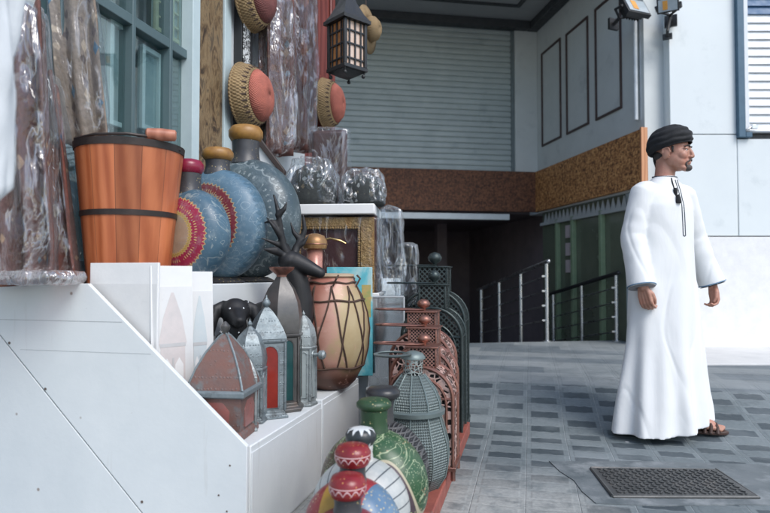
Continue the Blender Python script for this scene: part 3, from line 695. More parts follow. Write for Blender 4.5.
# ---- moon flasks on the upper shelf
def moon_flask(p, rz, Rr, depth, mat, neckm, capm, label, foot=.008, neck=.09, cap_r=.055, cap_h=.05, group='painted moon flasks', neck_r=.042, bodyname='body'):
    t = thing('moon_flask', label, 'flask', p, rz, group); zc = foot + Rr
    m = MB(); m.lathe([(.10 * Rr / .2, 0), (.11 * Rr / .2, .006), (.08 * Rr / .2, foot + .02)], 32, sy=.7); m.build('foot', neckm, t)
    m = MB()
    prof = []
    for i in range(33):
        u = -PI / 2 + PI * i / 32; prof.append((max(.001, Rr * math.cos(u) ** .8), depth * math.copysign(abs(math.sin(u)) ** .85, math.sin(u))))
    m.lathe(prof, 64, (0, 0, zc), axis=(0, 1, 0)); m.build(bodyname, mat, t, smooth=180)
    zt = foot + 2 * Rr - .008
    m = MB(); m.lathe([(neck_r * 1.25, zt - .02), (neck_r * 1.05, zt + .01), (neck_r, zt + neck * .5), (neck_r * 1.04, zt + neck)], 32); m.build('neck', neckm, t, smooth=60)
    m = MB(); z = zt + neck
    m.lathe([(neck_r, z), (cap_r * .85, z + .002), (cap_r, z + cap_h * .3), (cap_r, z + cap_h * .62), (cap_r * .82, z + cap_h * .9), (cap_r * .45, z + cap_h), (.002, z + cap_h * 1.02)], 36); m.build('cap', capm, t, smooth=50)
    return t
BLU = (.06, .125, .18); DB = (.07, .12, .16); CRM = (.36, .27, .19); MAG = (.30, .018, .06); DTE = (.055, .085, .10)
MAGC = plain('magenta_lacquer', (.24, .012, .042), (.17, .010, .03), .3, bst=.1); OCH = plain('ochre_lacquer', (.36, .19, .045), (.22, .105, .028), .38, scale=20, bs=40, bst=.15, dirt=(.10, .06, .03), dscale=14)
def m_neck(name, c, acc):
    g = G(name); n = g.noise(14, 4); col = g.ramp(n, [(.3, c), (.7, tuple(x * .6 for x in c))]); d = g.math('MULTIPLY', g.step(g.vor(85), .26, .18), g.step(g.noise(24, 3), .46, .54)); col = g.mix(d, col, acc); g.bump(n, .2, .003); return g.done(col, .4)
NECKD = m_neck('dark_painted_neck', (.05, .05, .055), (.38, .30, .13))
def sp(px, a, z): return shop(a, b_of(px, a), z)
moon_flask(sp(188, -.50, ZSH), -SANG + R(-9), .198, .10, m_flask('cream_magenta_flask', .206, .198, [(0, CRM), (.44, (.40, .28, .08)), (.50, MAG), (.78, BLU), (2, BLU)], 22, (.50, .38, .15), (.30, .34, .33), dr=(.50, .76)), NECKD, MAGC, 'painted moon flask with cream middle, magenta ring and magenta cap beside the bucket', neck=.07, cap_r=.062, cap_h=.062, neck_r=.05)
moon_flask(sp(217, -.52, ZSH), -SANG + R(-10), .262, .12, m_flask('blue_maroon_flask', .270, .262, [(0, BLU), (.40, (.10, .20, .29)), (.56, (.17, .028, .04)), (.72, (.085, .165, .235)), (2, BLU)], 26, (.42, .34, .17), (.22, .29, .33), seed=2, dr=(.56, .72)), NECKD, OCH, 'light blue moon flask with a maroon ring and ochre cap, between two others', neck=.05, cap_r=.072, cap_h=.062, neck_r=.055)
moon_flask(sp(245, -.53, ZSH), -SANG + R(-9), .315, .15, m_flask('dark_teal_flask', .323, .315, [(0, DTE), (.55, (.065, .10, .12)), (.9, DTE), (2, DTE)], 16, (.22, .26, .27), (.26, .3, .32), seed=4), NECKD, OCH, 'biggest moon flask, dark slate blue with a tall dark neck and ochre cap', neck=.10, cap_r=.088, cap_h=.085, neck_r=.068)

# ---- lanterns on the lower step
def on_step(px, Y): q = at(px, 300, Y); return Vector((q.x, q.y, ZST + .001))
def panelled(name, p, rz, nside, prof_roof, w, hb, base_h, metal, glass, label, arch=True, finial=.02, perf=None, group='tin lanterns on the white step'):
    """sided lantern: base, corner frame, glass panels with arched rims, ogee roof, finial"""
    t = thing(name, label, 'lantern', p, rz, group); r0 = w / 2 / math.cos(PI / nside); ro = PI / nside if nside == 4 else 0
    m = MB(); m.lathe([(r0 * 1.18, 0), (r0 * 1.18, base_h * .35), (r0 * 1.02, base_h * .6), (r0, base_h)], nside, rot0=ro); m.build('base', metal, t, smooth=0, bevel=.002)
    z1 = base_h + hb
    m = MB()
    for k in range(nside):
        a = ro + 2 * PI * k / nside; c = Vector((r0 * math.cos(a), r0 * math.sin(a), 0)); m.tube([c + Vector((0, 0, base_h)), c + Vector((0, 0, z1))], .0055, 6)
    m.lathe([(r0 * 1.0, z1 - .006), (r0 * 1.1, z1), (r0 * 1.12, z1 + .006), (r0 * 1.0, z1 + .012)], nside, rot0=ro)
    m.build('frame', metal, t, smooth=30)
    side = 2 * r0 * math.sin(PI / nside)
    for k in range(nside):
        a = ro + 2 * PI * (k + .5) / nside; dist = r0 * math.cos(PI / nside); M_ = Matrix.Rotation(a + PI / 2, 4, 'Z')
        hw = side * .5 - .006; ih = hw * .62; zz0, zz1 = base_h + .012, z1 - .012
        arc = [(-ih, zz0), (ih, zz0)] + [(ih * math.cos(q * PI / 10), zz1 - ih * 1.25 + ih * 1.2 * math.sin(q * PI / 10)) for q in range(11)]
        m = MB(); m.M = M_; m.prism([(-hw, base_h), (hw, base_h), (hw, z1 - .002), (-hw, z1 - .002)], -dist, -dist + .003, 'xz'); m.build('side_panel', metal, t, smooth=0)
        m = MB(); m.M = M_; m.prism(arc, -dist - .0025, -dist - .0005, 'xz'); m.build('pane', glass, t, smooth=0)
        m = MB(); m.M = M_; m.tube([(u, -dist - .002, v) for u, v in arc], .0035, 6, closed=True); m.build('rim', metal, t)
    zr = z1 + .012
    m = MB(); m.lathe([(r * r0, zr + z) for r, z in prof_roof], nside, rot0=ro); m.build('roof', perf or metal, t, smooth=25)
    zt = zr + prof_roof[-1][1]
    m = MB(); m.lathe([(finial * .35, zt - .004), (finial * .9, zt + finial * .5), (finial, zt + finial), (finial * .6, zt + finial * 1.7), (finial * .2, zt + finial * 2.2), (finial * .15, zt + finial * 2.8)], 12); m.build('finial', metal, t, smooth=60)
    return t
ogee = lambda h: [(1.08, 0), (1.06, .06 * h), (.9, .3 * h), (.62, .62 * h), (.36, .84 * h), (.16, .97 * h), (.08, h)]
# rusty pagoda lantern: a square tapering body with a big ogee roof
def pagoda(p, rz):
    t = thing('pagoda_lantern', 'rusty square lantern with a big pointed roof at the corner of the white step', 'lantern', p, rz, 'tin lanterns on the white step')
    W = .19; q = math.sqrt(.5); ro = PI / 4
    m = MB(); m.lathe([(W * q * 1.0, 0), (W * q * 1.0, .02), (W * q * .92, .03)], 4, rot0=ro); m.build('base', RUST, t, smooth=0, bevel=.002)
    m = MB(); m.lathe([(W * q * .90, .03), (W * q * .98, .145)], 4, rot0=ro); m.build('body', RUST, t, smooth=0)
    for k in range(4):
        m = MB(); m.M = Matrix.Rotation(k * PI / 2, 4, 'Z'); m.prism([(-.045, .04), (.045, .04), (.052, .10), (.03, .128), (0, .137), (-.03, .128), (-.052, .10)][::1], -W * .485, -W * .44, 'xz'); m.build('pane', plain('dull_red_pane', (.30, .10, .085), (.22, .11, .10), .35, scale=20), t, smooth=0)
    m = MB(); m.lathe([(W * q * 1.05, .145), (W * q * 1.12, .150), (W * q * 1.12, .165), (W * q * 1.03, .172)], 4, rot0=ro); m.build('cornice', TIN, t, smooth=0, bevel=.002)
    m = MB(); m.lathe([(W * q * r, .172 + z) for r, z in ((1.03, 0), (.98, .02), (.80, .07), (.55, .12), (.32, .155), (.15, .178), (.06, .185))], 4, rot0=ro); m.build('roof', RUST, t, smooth=25)
    m = MB()
    for k in range(4):
        a = ro + k * PI / 2; m.tube([(W * q * r * math.cos(a) * 1.005, W * q * r * math.sin(a) * 1.005, .172 + z) for r, z in ((1.03, 0), (.98, .02), (.80, .07), (.55, .12), (.32, .155), (.15, .178), (.06, .185))], .004, 6)
    m.build('ridges', TIN, t)
    m = MB(); m.lathe([(.008, .355), (.011, .362), (.0175, .376), (.0175, .384), (.008, .395), (.003, .40)], 14); m.build('finial', BRONZE, t)
pagoda(on_step(225.5, 2.15), R(-6))
panelled('tin_lantern', on_step(243.5, 2.22), R(20), 4, ogee(.085), .082, .165, .022, TIN2, plain('smoky_pane', (.10, .09, .085), (.16, .10, .08), .2), 'smallest pale tin lantern, right against the rusty pagoda lantern', finial=.009)
panelled('tin_lantern', on_step(250, 2.34), R(25), 6, [(1.05, 0), (1.1, .03), (1.0, .07), (.7, .115), (.35, .14), (.1, .155)], .112, .175, .025, TIN, plain('grey_pane', (.16, .20, .21), (.22, .25, .26), .2), 'grey domed tin lantern behind the smallest tin lantern', finial=.010, perf=TIN)
panelled('tin_lantern', on_step(266.5, 2.43), R(24), 4, ogee(.125), .125, .27, .03, TIN, REDG, 'silver grey lantern with red arched panes and a pointed roof', finial=.017)
t5 = panelled('tin_lantern', on_step(281.5, 2.56), R(30), 6, [(1.03, 0), (1.06, .02), (1.05, .07), (.93, .13), (.66, .185), (.36, .22), (.26, .235)], .158, .275, .035, BRONZE, GRNG, 'tall dark bronze lantern with green glass sides and flared crown', finial=.002)
zt5 = .035 + .275 + .012 + .235
m = MB(); m.lathe([(.02, zt5 - .01), (.022, zt5 + .008), (.052, zt5 + .032), (.054, zt5 + .042), (.03, zt5 + .036)], 20); m.build('crown', COPPER, t5)
t6 = panelled('tin_lantern', on_step(303.5, 2.64), R(10), 6, [(1.04, 0), (1.06, .03), (.9, .075), (.55, .11), (.2, .13)], .095, .22, .025, TIN2, plain('pale_pane', (.30, .34, .34), (.22, .26, .26), .15), 'pale metal lantern with a side knob between green glass lantern and deer', finial=.008)
m = MB(); m.lathe([(.008, 0), (.008, .03), (.018, .032), (.02, .05), (.012, .058)], 14, (.04, -.03, .22), axis=(1, -.5, 0)); m.build('knob', TIN2, t6)

# ---- black dog and stag figures
BLK = plain('black_lacquer', (.007, .0075, .0085), (.013, .013, .0145), .55, scale=6, bs=25, bst=.25)
pd = shop(-.27, b_of(235, -.27), ZST)
dog = thing('dog_figure', 'black sitting dog figure with hanging ears and a studded collar', 'figure', pd, -SANG + R(35))
m = MB()
m.tube([(0, .07, .10), (0, .04, .2), (0, .0, .31), (0, -.01, .36)], [.085, .08, .06, .05], 16, round_ends=True)
m.ball((0, .09, .09), (.085, .10, .09)); m.ball((0, -.015, .415), (.056, .062, .058)); m.tube([(0, -.05, .405), (0, -.125, .385)], [.04, .026], 14, round_ends=True); m.ball((0, -.145, .392), (.018, .014, .014))
for s in (-1, 1):
    m.tube([(s * .045, -.01, .30), (s * .05, -.03, .15), (s * .05, -.035, .02)], [.035, .026, .022], 12, round_ends=True); m.ball((s * .05, -.06, .018), (.026, .042, .018))
    m.ball((s * .065, .08, .075), (.04, .09, .07)); m.ball((s * .085, -.0, .018), (.03, .06, .018))
    m.tube([(s * .045, .0, .45), (s * .075, -.005, .43), (s * .092, -.01, .38), (s * .093, -.012, .33)], [.014, .022, .026, .014], 12, round_ends=True)
m.tube([(0, .16, .05), (.05, .22, .03), (.12, .2, .02)], [.018, .014, .008], 10, round_ends=True)
m.build('body', BLK, dog, remesh=.006, lap=4)
m = MB()
for k in range(9):
    a = 2 * PI * k / 9; m.ball((.058 * math.cos(a), .0 + .058 * math.sin(a), .335), .0055, 8, 6)
for s in (-1, 1): m.ball((s * .026, -.062, .432), .006, 8, 6)
for k in range(4): m.ball((.05 - .004 * k, -.03 + .002 * k, .455 - .018 * k), .0042, 8, 6)
m.build('studs', plain('bright_stud', (.8, .8, .78), None, .2, 1), dog)

px_, Yd = 293, 2.76
pdp = at(px_, 300, Yd); pdp.z = ZST
deer = thing('stag_figure', 'black stag figure with branching antlers looking right', 'figure', pdp, R(5))
m = MB()
def zz(py): return at(px_, py, Yd).z - ZST
def xx(px): return (px - px_) / F * Yd
m.tube([(xx(262), .05, zz(318)), (xx(280), .04, zz(312)), (xx(297), .03, zz(310))], [.072, .075, .068], 16, round_ends=True)
m.tube([(xx(297), .03, zz(318)), (xx(299), .02, zz(300)), (xx(297), .01, zz(284)), (xx(291), .0, zz(266))], [.078, .064, .056, .05], 16, round_ends=True)
m.ball((xx(290), -.005, zz(261)), (.056, .05, .048)); m.tube([(xx(295), -.01, zz(262)), (xx(309), -.025, zz(268)), (xx(320), -.035, zz(273))], [.046, .035, .025], 14, round_ends=True)
for sx, sy, ln in ((302, .0, -1), (300, .07, 1), (268, .0, 1), (266, .09, -1)):
    m.tube([(xx(sx), sy, zz(318)), (xx(sx) + .01, sy, zz(350)), (xx(sx) - .006, sy, zz(368)), (xx(sx) + .004, sy, .02)], [.038, .022, .017, .013], 10, round_ends=True); m.ball((xx(sx) + .01, sy, .015), (.024, .016, .015))
# ears
m.tube([(xx(286), -.02, zz(256)), (xx(276), -.05, zz(251)), (xx(266), -.07, zz(250))], [.012, .022, .006], 10, round_ends=True)
m.tube([(xx(290), .03, zz(254)), (xx(284), .07, zz(246)), (xx(280), .10, zz(242))], [.012, .02, .006], 10, round_ends=True)
m.build('body', BLK, deer, remesh=.006, lap=3)
def antler(pts, tines, y):
    m = MB(); P3 = [Vector((xx(a), y + c, zz(b))) for a, b, c in pts]; m.tube(P3, [.022 - .0165 * i / (len(P3) - 1) for i in range(len(P3))], 10, round_ends=True)
    for tn in tines:
        P3 = [Vector((xx(a), y + c, zz(b))) for a, b, c in tn]; m.tube(P3, [.0165 - .0125 * i / (len(P3) - 1) for i in range(len(P3))], 10, round_ends=True)
    m.build('antler', BLK, deer, remesh=.005, lap=2)
antler([(288, 257, 0), (283, 245, -.01), (281, 232, -.02), (279, 215, -.03), (277, 205, -.03), (274, 196, -.02)], [[(282, 238, -.015), (275, 228, -.04), (268, 219, -.05)], [(280, 226, -.02), (272, 222, -.03), (264, 224, -.03)], [(283, 247, 0), (274, 243, -.03), (263, 239, -.05)], [(279, 216, -.03), (285, 210, -.04), (287, 204, -.04)]], -.01)
antler([(293, 256, 0), (296, 247, .01), (301, 238, .02), (304, 229, .02), (303, 220, .02), (302, 214, .02)], [[(300, 240, .02), (293, 232, .01), (290, 222, .01)], [(296, 247, .01), (303, 243, .0), (308, 235, .0)]], .02)

# ---- netted gourd vase
gp = at(331.5, 300, 2.96); gp.z = ZST + .013
gd = thing('rope_drum', 'round pink and cream drum laced with dark rope at the end of the white step', 'drum', gp, -SANG)
def m_gourd():
    g = G('pink_cream_glaze'); X = g.xyz(); n = g.noise(5, 5, .65, None, .6)
    f = g.math('ADD', g.math('ADD', g.math('MULTIPLY', X[0], 2.6), g.math('MULTIPLY', X[1], -1.1)), g.math('MULTIPLY', n, .6))
    col = g.ramp(f, [(.1, (.26, .085, .065)), (.42, (.36, .15, .11)), (.62, (.45, .25, .19)), (.72, (.37, .28, .15)), (.9, (.43, .35, .21))])
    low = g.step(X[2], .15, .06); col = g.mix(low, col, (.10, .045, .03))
    col = g.mix(g.step(g.noise(14, 6, .7), .6, .7), col, (.55, .33, .27)); g.bump(g.noise(22, 5, .7), .2, .004); return g.done(col, .42, .05)
gprof = [(.06, 0), (.085, .006), (.120, .04), (.157, .11), (.179, .20), (.185, .29), (.176, .37), (.152, .45), (.118, .51), (.100, .545)]
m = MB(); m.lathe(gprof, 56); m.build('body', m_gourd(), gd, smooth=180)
m = MB(); m.lathe([(.106, .540), (.112, .546), (.110, .556), (.09, .560), (.002, .561)], 40); m.build('drum_skin', plain('pale_hide', (.42, .32, .22), (.34, .25, .17), .7), gd, smooth=50)
q_ = at(314.5, 300, 3.2); q_.z = ZST + .013
fk = thing('gold_capped_flask', 'pink flask with a gold brown cap behind the black stag', 'flask', q_, -SANG)
hf_ = at(314.5, 233.5, 3.2).z - q_.z; PNK = plain('pink_lacquer', (.48, .24, .19), (.38, .165, .13), .3, .15, dirt=(.25, .10, .07), dscale=9)
m = MB(); m.lathe([(.05, 0), (.07, .01), (.105, .09), (.112, .18), (.10, .30), (.07, .41), (.046, .48), (.041, .54), (.043, hf_ - .085)], 40); m.build('body', PNK, fk, smooth=180)
m = MB(); z = hf_ - .088; m.lathe([(.045, z), (.062, z + .006), (.067, z + .026), (.065, z + .05), (.05, z + .076), (.02, z + .087), (.002, z + .088)], 32); m.build('cap', plain('gold_cap', (.40, .24, .10), (.25, .125, .055), .32, .5), fk, smooth=50)
m = MB(); m.tube([(.0665 * math.cos(2 * PI * k / 32), .0665 * math.sin(2 * PI * k / 32), z + .03) for k in range(32)], .003, 6, closed=True); m.build('cap_band', COPPER, fk)
def gr(z):
    for (r0, z0), (r1, z1) in zip(gprof, gprof[1:]):
        if z0 <= z <= z1: return r0 + (r1 - r0) * (z - z0) / max(1e-6, z1 - z0)
    return .05
m = MB(); nz = 10
for k in range(nz):
    for s in (-1, 1):
        pts = []
        for i in range(25):
            u = i / 24; z = .115 + (.50 - .115) * u; a = 2 * PI * k / nz + s * (1 - u) * PI / nz * 1.5 + .03 * math.sin(k * 5 + u * 7); r = gr(z) + .003; pts.append((r * math.cos(a), r * math.sin(a), z))
        m.tube(pts, .0042, 6)
for z in (.115, .43, .515): m.tube([((gr(z) + .004) * math.cos(2 * PI * i / 40), (gr(z) + .004) * math.sin(2 * PI * i / 40), z + .004 * math.sin(i)) for i in range(40)], .005, 6, closed=True)
for k in range(6):
    a = 2 * PI * k / 6 + .9; m.tube([((gr(.5) + .01) * math.cos(a), (gr(.5) + .01) * math.sin(a), .50), ((gr(.5) + .025) * math.cos(a + .1), (gr(.5) + .025) * math.sin(a + .1), .535), ((gr(.5) + .006) * math.cos(a + .2), (gr(.5) + .006) * math.sin(a + .2), .55)], .005, 6)
m.build('rope_net', plain('dark_rope', (.05, .028, .02), (.08, .045, .03), .8, bs=200, bst=.6), gd)

# ---- turquoise picture behind the gourd
def m_paint():
    g = G('turquoise_painting'); n = g.noise(5, 5, .6, None, .8); c = g.ramp(n, [(.3, (.03, .22, .28)), (.45, (.08, .36, .42)), (.58, (.30, .46, .46)), (.66, (.42, .30, .10)), (.74, (.10, .25, .10))]); return g.done(c, .4)
tp = at(352, 300, 3.3); tp.z = ZST + .012
pt = thing('canvas_picture', 'turquoise and green painted canvas leaning behind the rope laced drum', 'picture', tp, R(4))
ln = Matrix.Rotation(R(-6), 4, 'X')
m = MB(); m.M = ln; m.bx(-.14, .115, 0, .02, 0, .60); m.build('canvas', m_paint(), pt, bevel=.003)
m = MB(); m.M = ln; m.bx(.055, .105, -.0012, 0, .32, .50); m.bx(.03, .08, -.0022, -.0013, .26, .40); m.build('painted_patches', plain('orange_paint', (.5, .28, .09), (.12, .26, .08), .5, scale=12), pt)
# ---- plinth + clear crates + wrapped showcase
pl = at(335, 300, 3.62)
plinth = thing('white_plinth', 'plain white plinth carrying the plastic wrapped showcase', 'plinth', (pl.x, pl.y, 0), R(-5))
m = MB(); m.bx(-.30, .27, -.16, .3, 0, .80); m.build('box', WHITE, plinth, bevel=.004)
m = MB(); m.bx(-.31, .28, -.17, .31, .801, .82); m.build('top', WHITE2, plinth, bevel=.004)
def wrap(w, d, h, mat, seed, amp=.02, cuts=16, taper=0, round_=.35, parent=None, name='plastic_wrap', sag=0, fine=0):
    cuts = int(cuts * 1.7)
    bm = bmesh.new(); bmesh.ops.create_cube(bm, size=2); bmesh.ops.subdivide_edges(bm, edges=bm.edges[:], cuts=cuts, use_grid_fill=True)
    for v in bm.verts:
        p = v.co.copy(); n = p.normalized(); q = p * (1 - round_ * .3 * (p.length - 1) / .73)
        zf = (q.z + 1) / 2; k = 1 - taper * zf
        base = Vector((q.x * w / 2 * k, q.y * d / 2 * k, zf * h))
        f = Vector((base.x * 6, base.y * 6, base.z * 1.5 + base.x * 2)) + Vector((seed * 7.1, seed * 3.3, 0)); f2 = Vector((base.x * 13, base.y * 13, base.z * 2.6)) + Vector((seed, 2 * seed, 0))
        dsp = amp * (2.2 * abs(noise.noise(f)) - .4 + 1.2 * abs(noise.noise(f2 * 1.6)) - .3) + amp * .35 * noise.noise(Vector((base.x * 20, base.y * 20, base.z * 14))) + fine * (.32 - abs(noise.noise(Vector((base.x * 24 + seed, base.y * 24, base.z * 15)))))
        v.co = base + Vector((n.x, n.y, n.z * .5)) * dsp
    m = MB(); bm.verts.index_update(); m.add([v.co.copy() for v in bm.verts], [[v.index for v in f.verts] for f in bm.faces]); bm.free()
    return m.build(name, mat, parent, smooth=180)
sc_ = thing('wrapped_showcase', 'gilt framed dark red showcase with white top board under crinkled clear plastic', 'showcase', (pl.x, pl.y, .821), R(-5))
GILT = plain('gilt_carving', (.36, .23, .09), (.22, .12, .045), .4, .4, scale=30, bs=70, bst=.9, bd=.012)
m = MB(); m.bx(-.29, .26, -.10, .24, 0, .445); m.build('cabinet', plain('dark_red_velvet', (.055, .014, .014), (.035, .010, .011), .8), sc_)
m = MB()
for a, b_, c_, d_ in ((-.28, -.20, 0, .44), (.17, .25, 0, .44), (-.20, .17, .385, .44), (-.20, .17, 0, .03)): m.bx(a, b_, -.125, -.101, c_, d_)
random.seed(5)
for k in range(26):
    for xx_ in (-.19, .16): m.ball((xx_, -.118, .03 + k * .0138), .0095, 8, 6)
for k in range(24): m.ball((-.185 + k * .0148, -.118, .378), .0095, 8, 6)
m.build('gilt_frame', GILT, sc_, bevel=.004)
m = MB(); m.tube([(-.06, -.16, .30), (.0, -.17, .315), (.06, -.165, .30), (.09, -.16, .285)], [.004, .006, .006, .004], 8); m.build('brass_hook', plain('brass', (.5, .36, .16), None, .3, .9), sc_)
m = MB(); m.bx(-.32, .255, -.16, .22, .455, .515); m.build('top_board', WHITE2, sc_, bevel=.006)
o = wrap(.60, .36, .45, FILM, 3, .018, 18, 0, .25, sc_); o.location = (-.015, .045, .0)
o = wrap(.17, .34, .60, FILM2, 5, .026, 18, .18, .4, sc_, 'hanging_plastic'); o.location = (.33, .06, -.08)
o = wrap(.13, .22, .40, FILM2, 8, .02, 14, .1, .4, sc_, 'hanging_plastic'); o.location = (.43, .12, -.10)
# wrapped domes
def wrapped_dome(px, py1, w, h, Y, lab, seed):
    q = at(px, py1, Y); q.z = .821 + .518
    t = thing('wrapped_dome', lab, 'wrapped ornament', q, R(-5), 'plastic wrapped domes on the white board')
    m = MB(); m.lathe([(w * .44, 0), (w * .46, h * .15), (w * .42, h * .5), (w * .3, h * .78), (w * .12, h * .92), (.005, h * .95)], 36); m.build('dome', m_textile('dark_ornament', (.03, .035, .035), (.05, .055, .05), (.10, .085, .06), (.20, .22, .22), 26), t, smooth=180)
    wrap(w * 1.06, w * .98, h * 1.08, FILM2, seed, .026, 20, .36, .7, t, fine=.03)
wrapped_dome(312, 200, .34, .28, 3.66, 'larger dark dome in crinkled clear plastic, on the left of the white board', 11)
wrapped_dome(364, 200, .28, .21, 3.6, 'smaller dome in shiny clear plastic at the right end of the white board', 12)
# clear crate below
cq = at(386, 300, 3.36); cz0, cz1 = .30, at(386, 297, 3.36).z
tcr = thing('crate_stand', 'low white block under the clear storage box', 'block', (cq.x, cq.y, 0), R(-6))
m = MB(); m.bx(-.11, .11, -.02, .38, 0, cz0); m.build('block', WHITE, tcr, bevel=.004)
tc = thing('clear_box', 'tall clear plastic box with crumpled film inside beside the turquoise canvas', 'box', (cq.x, cq.y, cz0 + .001), R(-6))
h = cz1 - cz0
m = MB(); m.bx(-.10, .10, 0, .004, 0, h); m.bx(-.10, -.096, .005, .34, 0, h); m.bx(.096, .10, .005, .34, 0, h); m.bx(-.10, .10, .341, .345, 0, h); m.bx(-.095, .095, .006, .339, 0, .006)
m.build('walls', m_glass('clear_acrylic', (.86, .89, .9), .22, .12), tc, smooth=0)
m = MB()
for x in (-.1, .1): m.tube([(x, .0, 0), (x, .0, h)], .006, 6)
m.tube([(-.1, 0, h), (.1, 0, h)], .006, 6); m.build('edge_frame', plain('grey_plastic', (.45, .48, .5), (.38, .41, .42), .4), tc)
o = wrap(.17, .28, h * .85, FILM2, 21, .03, 14, .2, .5, tc, 'crumpled_film'); o.location = (0, .17, .02)
m = MB(); m.bx(-.085, .085, .2, .33, .02, h * .8); m.build('grey_pack', plain('grey_pack', (.35, .38, .39), (.46, .49, .5), .6), tc, bevel=.01)

# ---- wrapped textiles on the left and at the house front
TX1 = m_textile('red_blue_kilim', (.17, .055, .04), (.36, .13, .06), (.07, .12, .19), (.52, .40, .28))
TX2 = m_textile('brown_kilim', (.14, .065, .055), (.24, .11, .075), (.34, .21, .13), (.12, .16, .20), 18)
TX3 = m_textile('blue_beige_kilim', (.25, .2, .16), (.12, .09, .08), (.07, .16, .24), (.45, .36, .27), 20)
def fold_stack(t, w, d, h, mat, nf, seed, lean=0):
    pts = []
    def fn(s, q):
        x = -w / 2 + w * s; z = h * q; y = -d / 2 * (.55 + .45 * math.cos(s * nf * 2 * PI + .6 * noise.noise(Vector((seed, z * 2, 0))))) + .02 * noise.noise(Vector((x * 6, z * 3, seed)))
        return (x + .012 * noise.noise(Vector((z * 3, seed, 0))), y, z)
    m = MB(); m.grid(fn, 60, 30); o = m.build('cloth', mat, t, smooth=180, solid=.012)
    return o
def wrapped_textile(px, a, z0, w, d, h, mat, nf, seed, lab, film=FILM, amp=.02, rz=0, lean=(0, 0)):
    q = shop(a, b_of(px, a), z0); t = thing('wrapped_textile', lab, 'textile', q, -SANG + rz, 'plastic wrapped textiles')
    t.rotation_euler[0] = lean[0]; t.rotation_euler[1] = lean[1]
    fold_stack(t, w, d, h, mat, nf, seed)
    m = MB(); m.bx(-w / 2 + .01, w / 2 - .01, .0, d * .3, 0, h * .98); m.build('backing', TX2, t, bevel=.02)
    o = wrap(w * 1.12, d * 1.35, h * 1.04, film, seed, amp * .55, 22, .05, .5, t); o.location = (0, -.01, -.005)
    return t
wrapped_textile(62, -.84, ZSH, .15, .15, .80, TX1, 2, 31, 'upright rust brown patterned textile in clear plastic just left of the bucket', rz=R(25), lean=(R(0), R(-7)))
wrapped_textile(22, -.86, ZSH, .23, .16, 1.0, TX2, 3, 32, 'big pleated grey brown textile bag in cloudy plastic at the far left', FILM2, .03, rz=R(30), lean=(R(0), R(-3)))
q = wrapped_textile(86, -.86, 1.46, .17, .11, .75, TX3, 2, 33, 'blue and beige patterned textile hanging in plastic above the bucket', FILM, .02, rz=R(30), lean=(0, R(-6)))
o = wrap(.34, .2, .05, m_film('pink_film', (.75, .5, .45), .25, .7), 34, .012, 14, 0, .4, None, 'plastic_sheet'); o.location = shop(-.80, b_of(30, -.8), ZSH + .004); o.rotation_euler[2] = -SANG; tag(o, 'flat pinkish plastic sheet lying on the shelf below the wrapped textiles', 'plastic sheet')
# pale hanging cloth, very near and blurred
hp = at(2, 100, 1.15)
hc = wrap(.15, .12, .75, plain('white_cotton', (.68, .71, .72), (.6, .63, .65), .85, bst=.3), 40, .02, 18, -.1, .6, None, 'hanging_cloth'); hc.location = (hp.x - .07, hp.y, at(2, 215, 1.15).z); tag(hc, 'white cotton cloth hanging close by at the left edge', 'cloth')

# hung along the front further on: wrapped textiles, red door leaf, baskets
wrapped_textile(272, -.80, at(272, 150, 3.9).z, .22, .16, 1.1, TX2, 2, 51, 'brown textile in silvery plastic hanging right of the two baskets', FILM2, .03, rz=R(62))
wrapped_textile(293, -.80, at(290, 150, 4.4).z, .30, .16, 1.3, m_textile('rust_brown_cloth', (.12, .05, .04), (.2, .085, .06), (.26, .12, .085), (.15, .12, .12), 9), 3, 52, 'rust brown textile in clear plastic hanging left of the red door', FILM, .03, rz=R(60))
dr = shop(-.90, b_of(312, -.90), .89); ddoor = thing('red_door', 'dark red carved door leaf standing open behind the wrapped textiles', 'door', dr, -SANG + R(90) - R(18))
RDW = m_wood('red_door_wood', (.10, .022, .018), (.19, .05, .04), (6, 6, .8), .4)
hd_ = at(312, 20, dr.y).z - .89
m = MB(); m.bx(-.36, .30, 0, .035, 0, hd_ + .5); dl = m.build('leaf', RDW, ddoor, bevel=.005)
m = MB()
for x0_, x1_ in ((-.36, -.29), (.23, .30)): m.bx(x0_, x1_, -.022, -.001, 0, hd_ + .5)
for k in range(4): m.bx(-.285, .225, -.021, -.001, .05 + k * .55, .12 + k * .55)
m.build('stiles', RDW, ddoor, bevel=.008)
m = MB(); m.bx(.16, .20, -.03, -.022, .62, 1.35); m.build('pale_strip', POSTW, ddoor)
# white sloping panel with dark rail
bq = b_of(268, -.62); tt = thing('sloping_panel', 'white panel with a dark sloping rail behind the big dark moon flask', 'panel', shop(-.62, bq, ZSH), R(-5))
Yq = shop(-.62, bq).y
def lx(px): return (px - 268) / F * Yq
def lz(py): return at(268, py, Yq).z - ZSH
m = MB(); m.prism([(lx(251), lz(290)), (lx(284), lz(290)), (lx(284), lz(176)), (lx(253), lz(136)), (lx(251), lz(136))], 0, .03, 'xz'); m.build('panel', WHITE, tt, bevel=.003)
m = MB(); m.prism([(lx(251), lz(136)), (lx(285), lz(179)), (lx(285), lz(171)), (lx(251), lz(127))], -.02, .035, 'xz'); m.build('rail', plain('dark_brown_rail', (.05, .035, .03), (.035, .025, .022), .45), tt, bevel=.003)
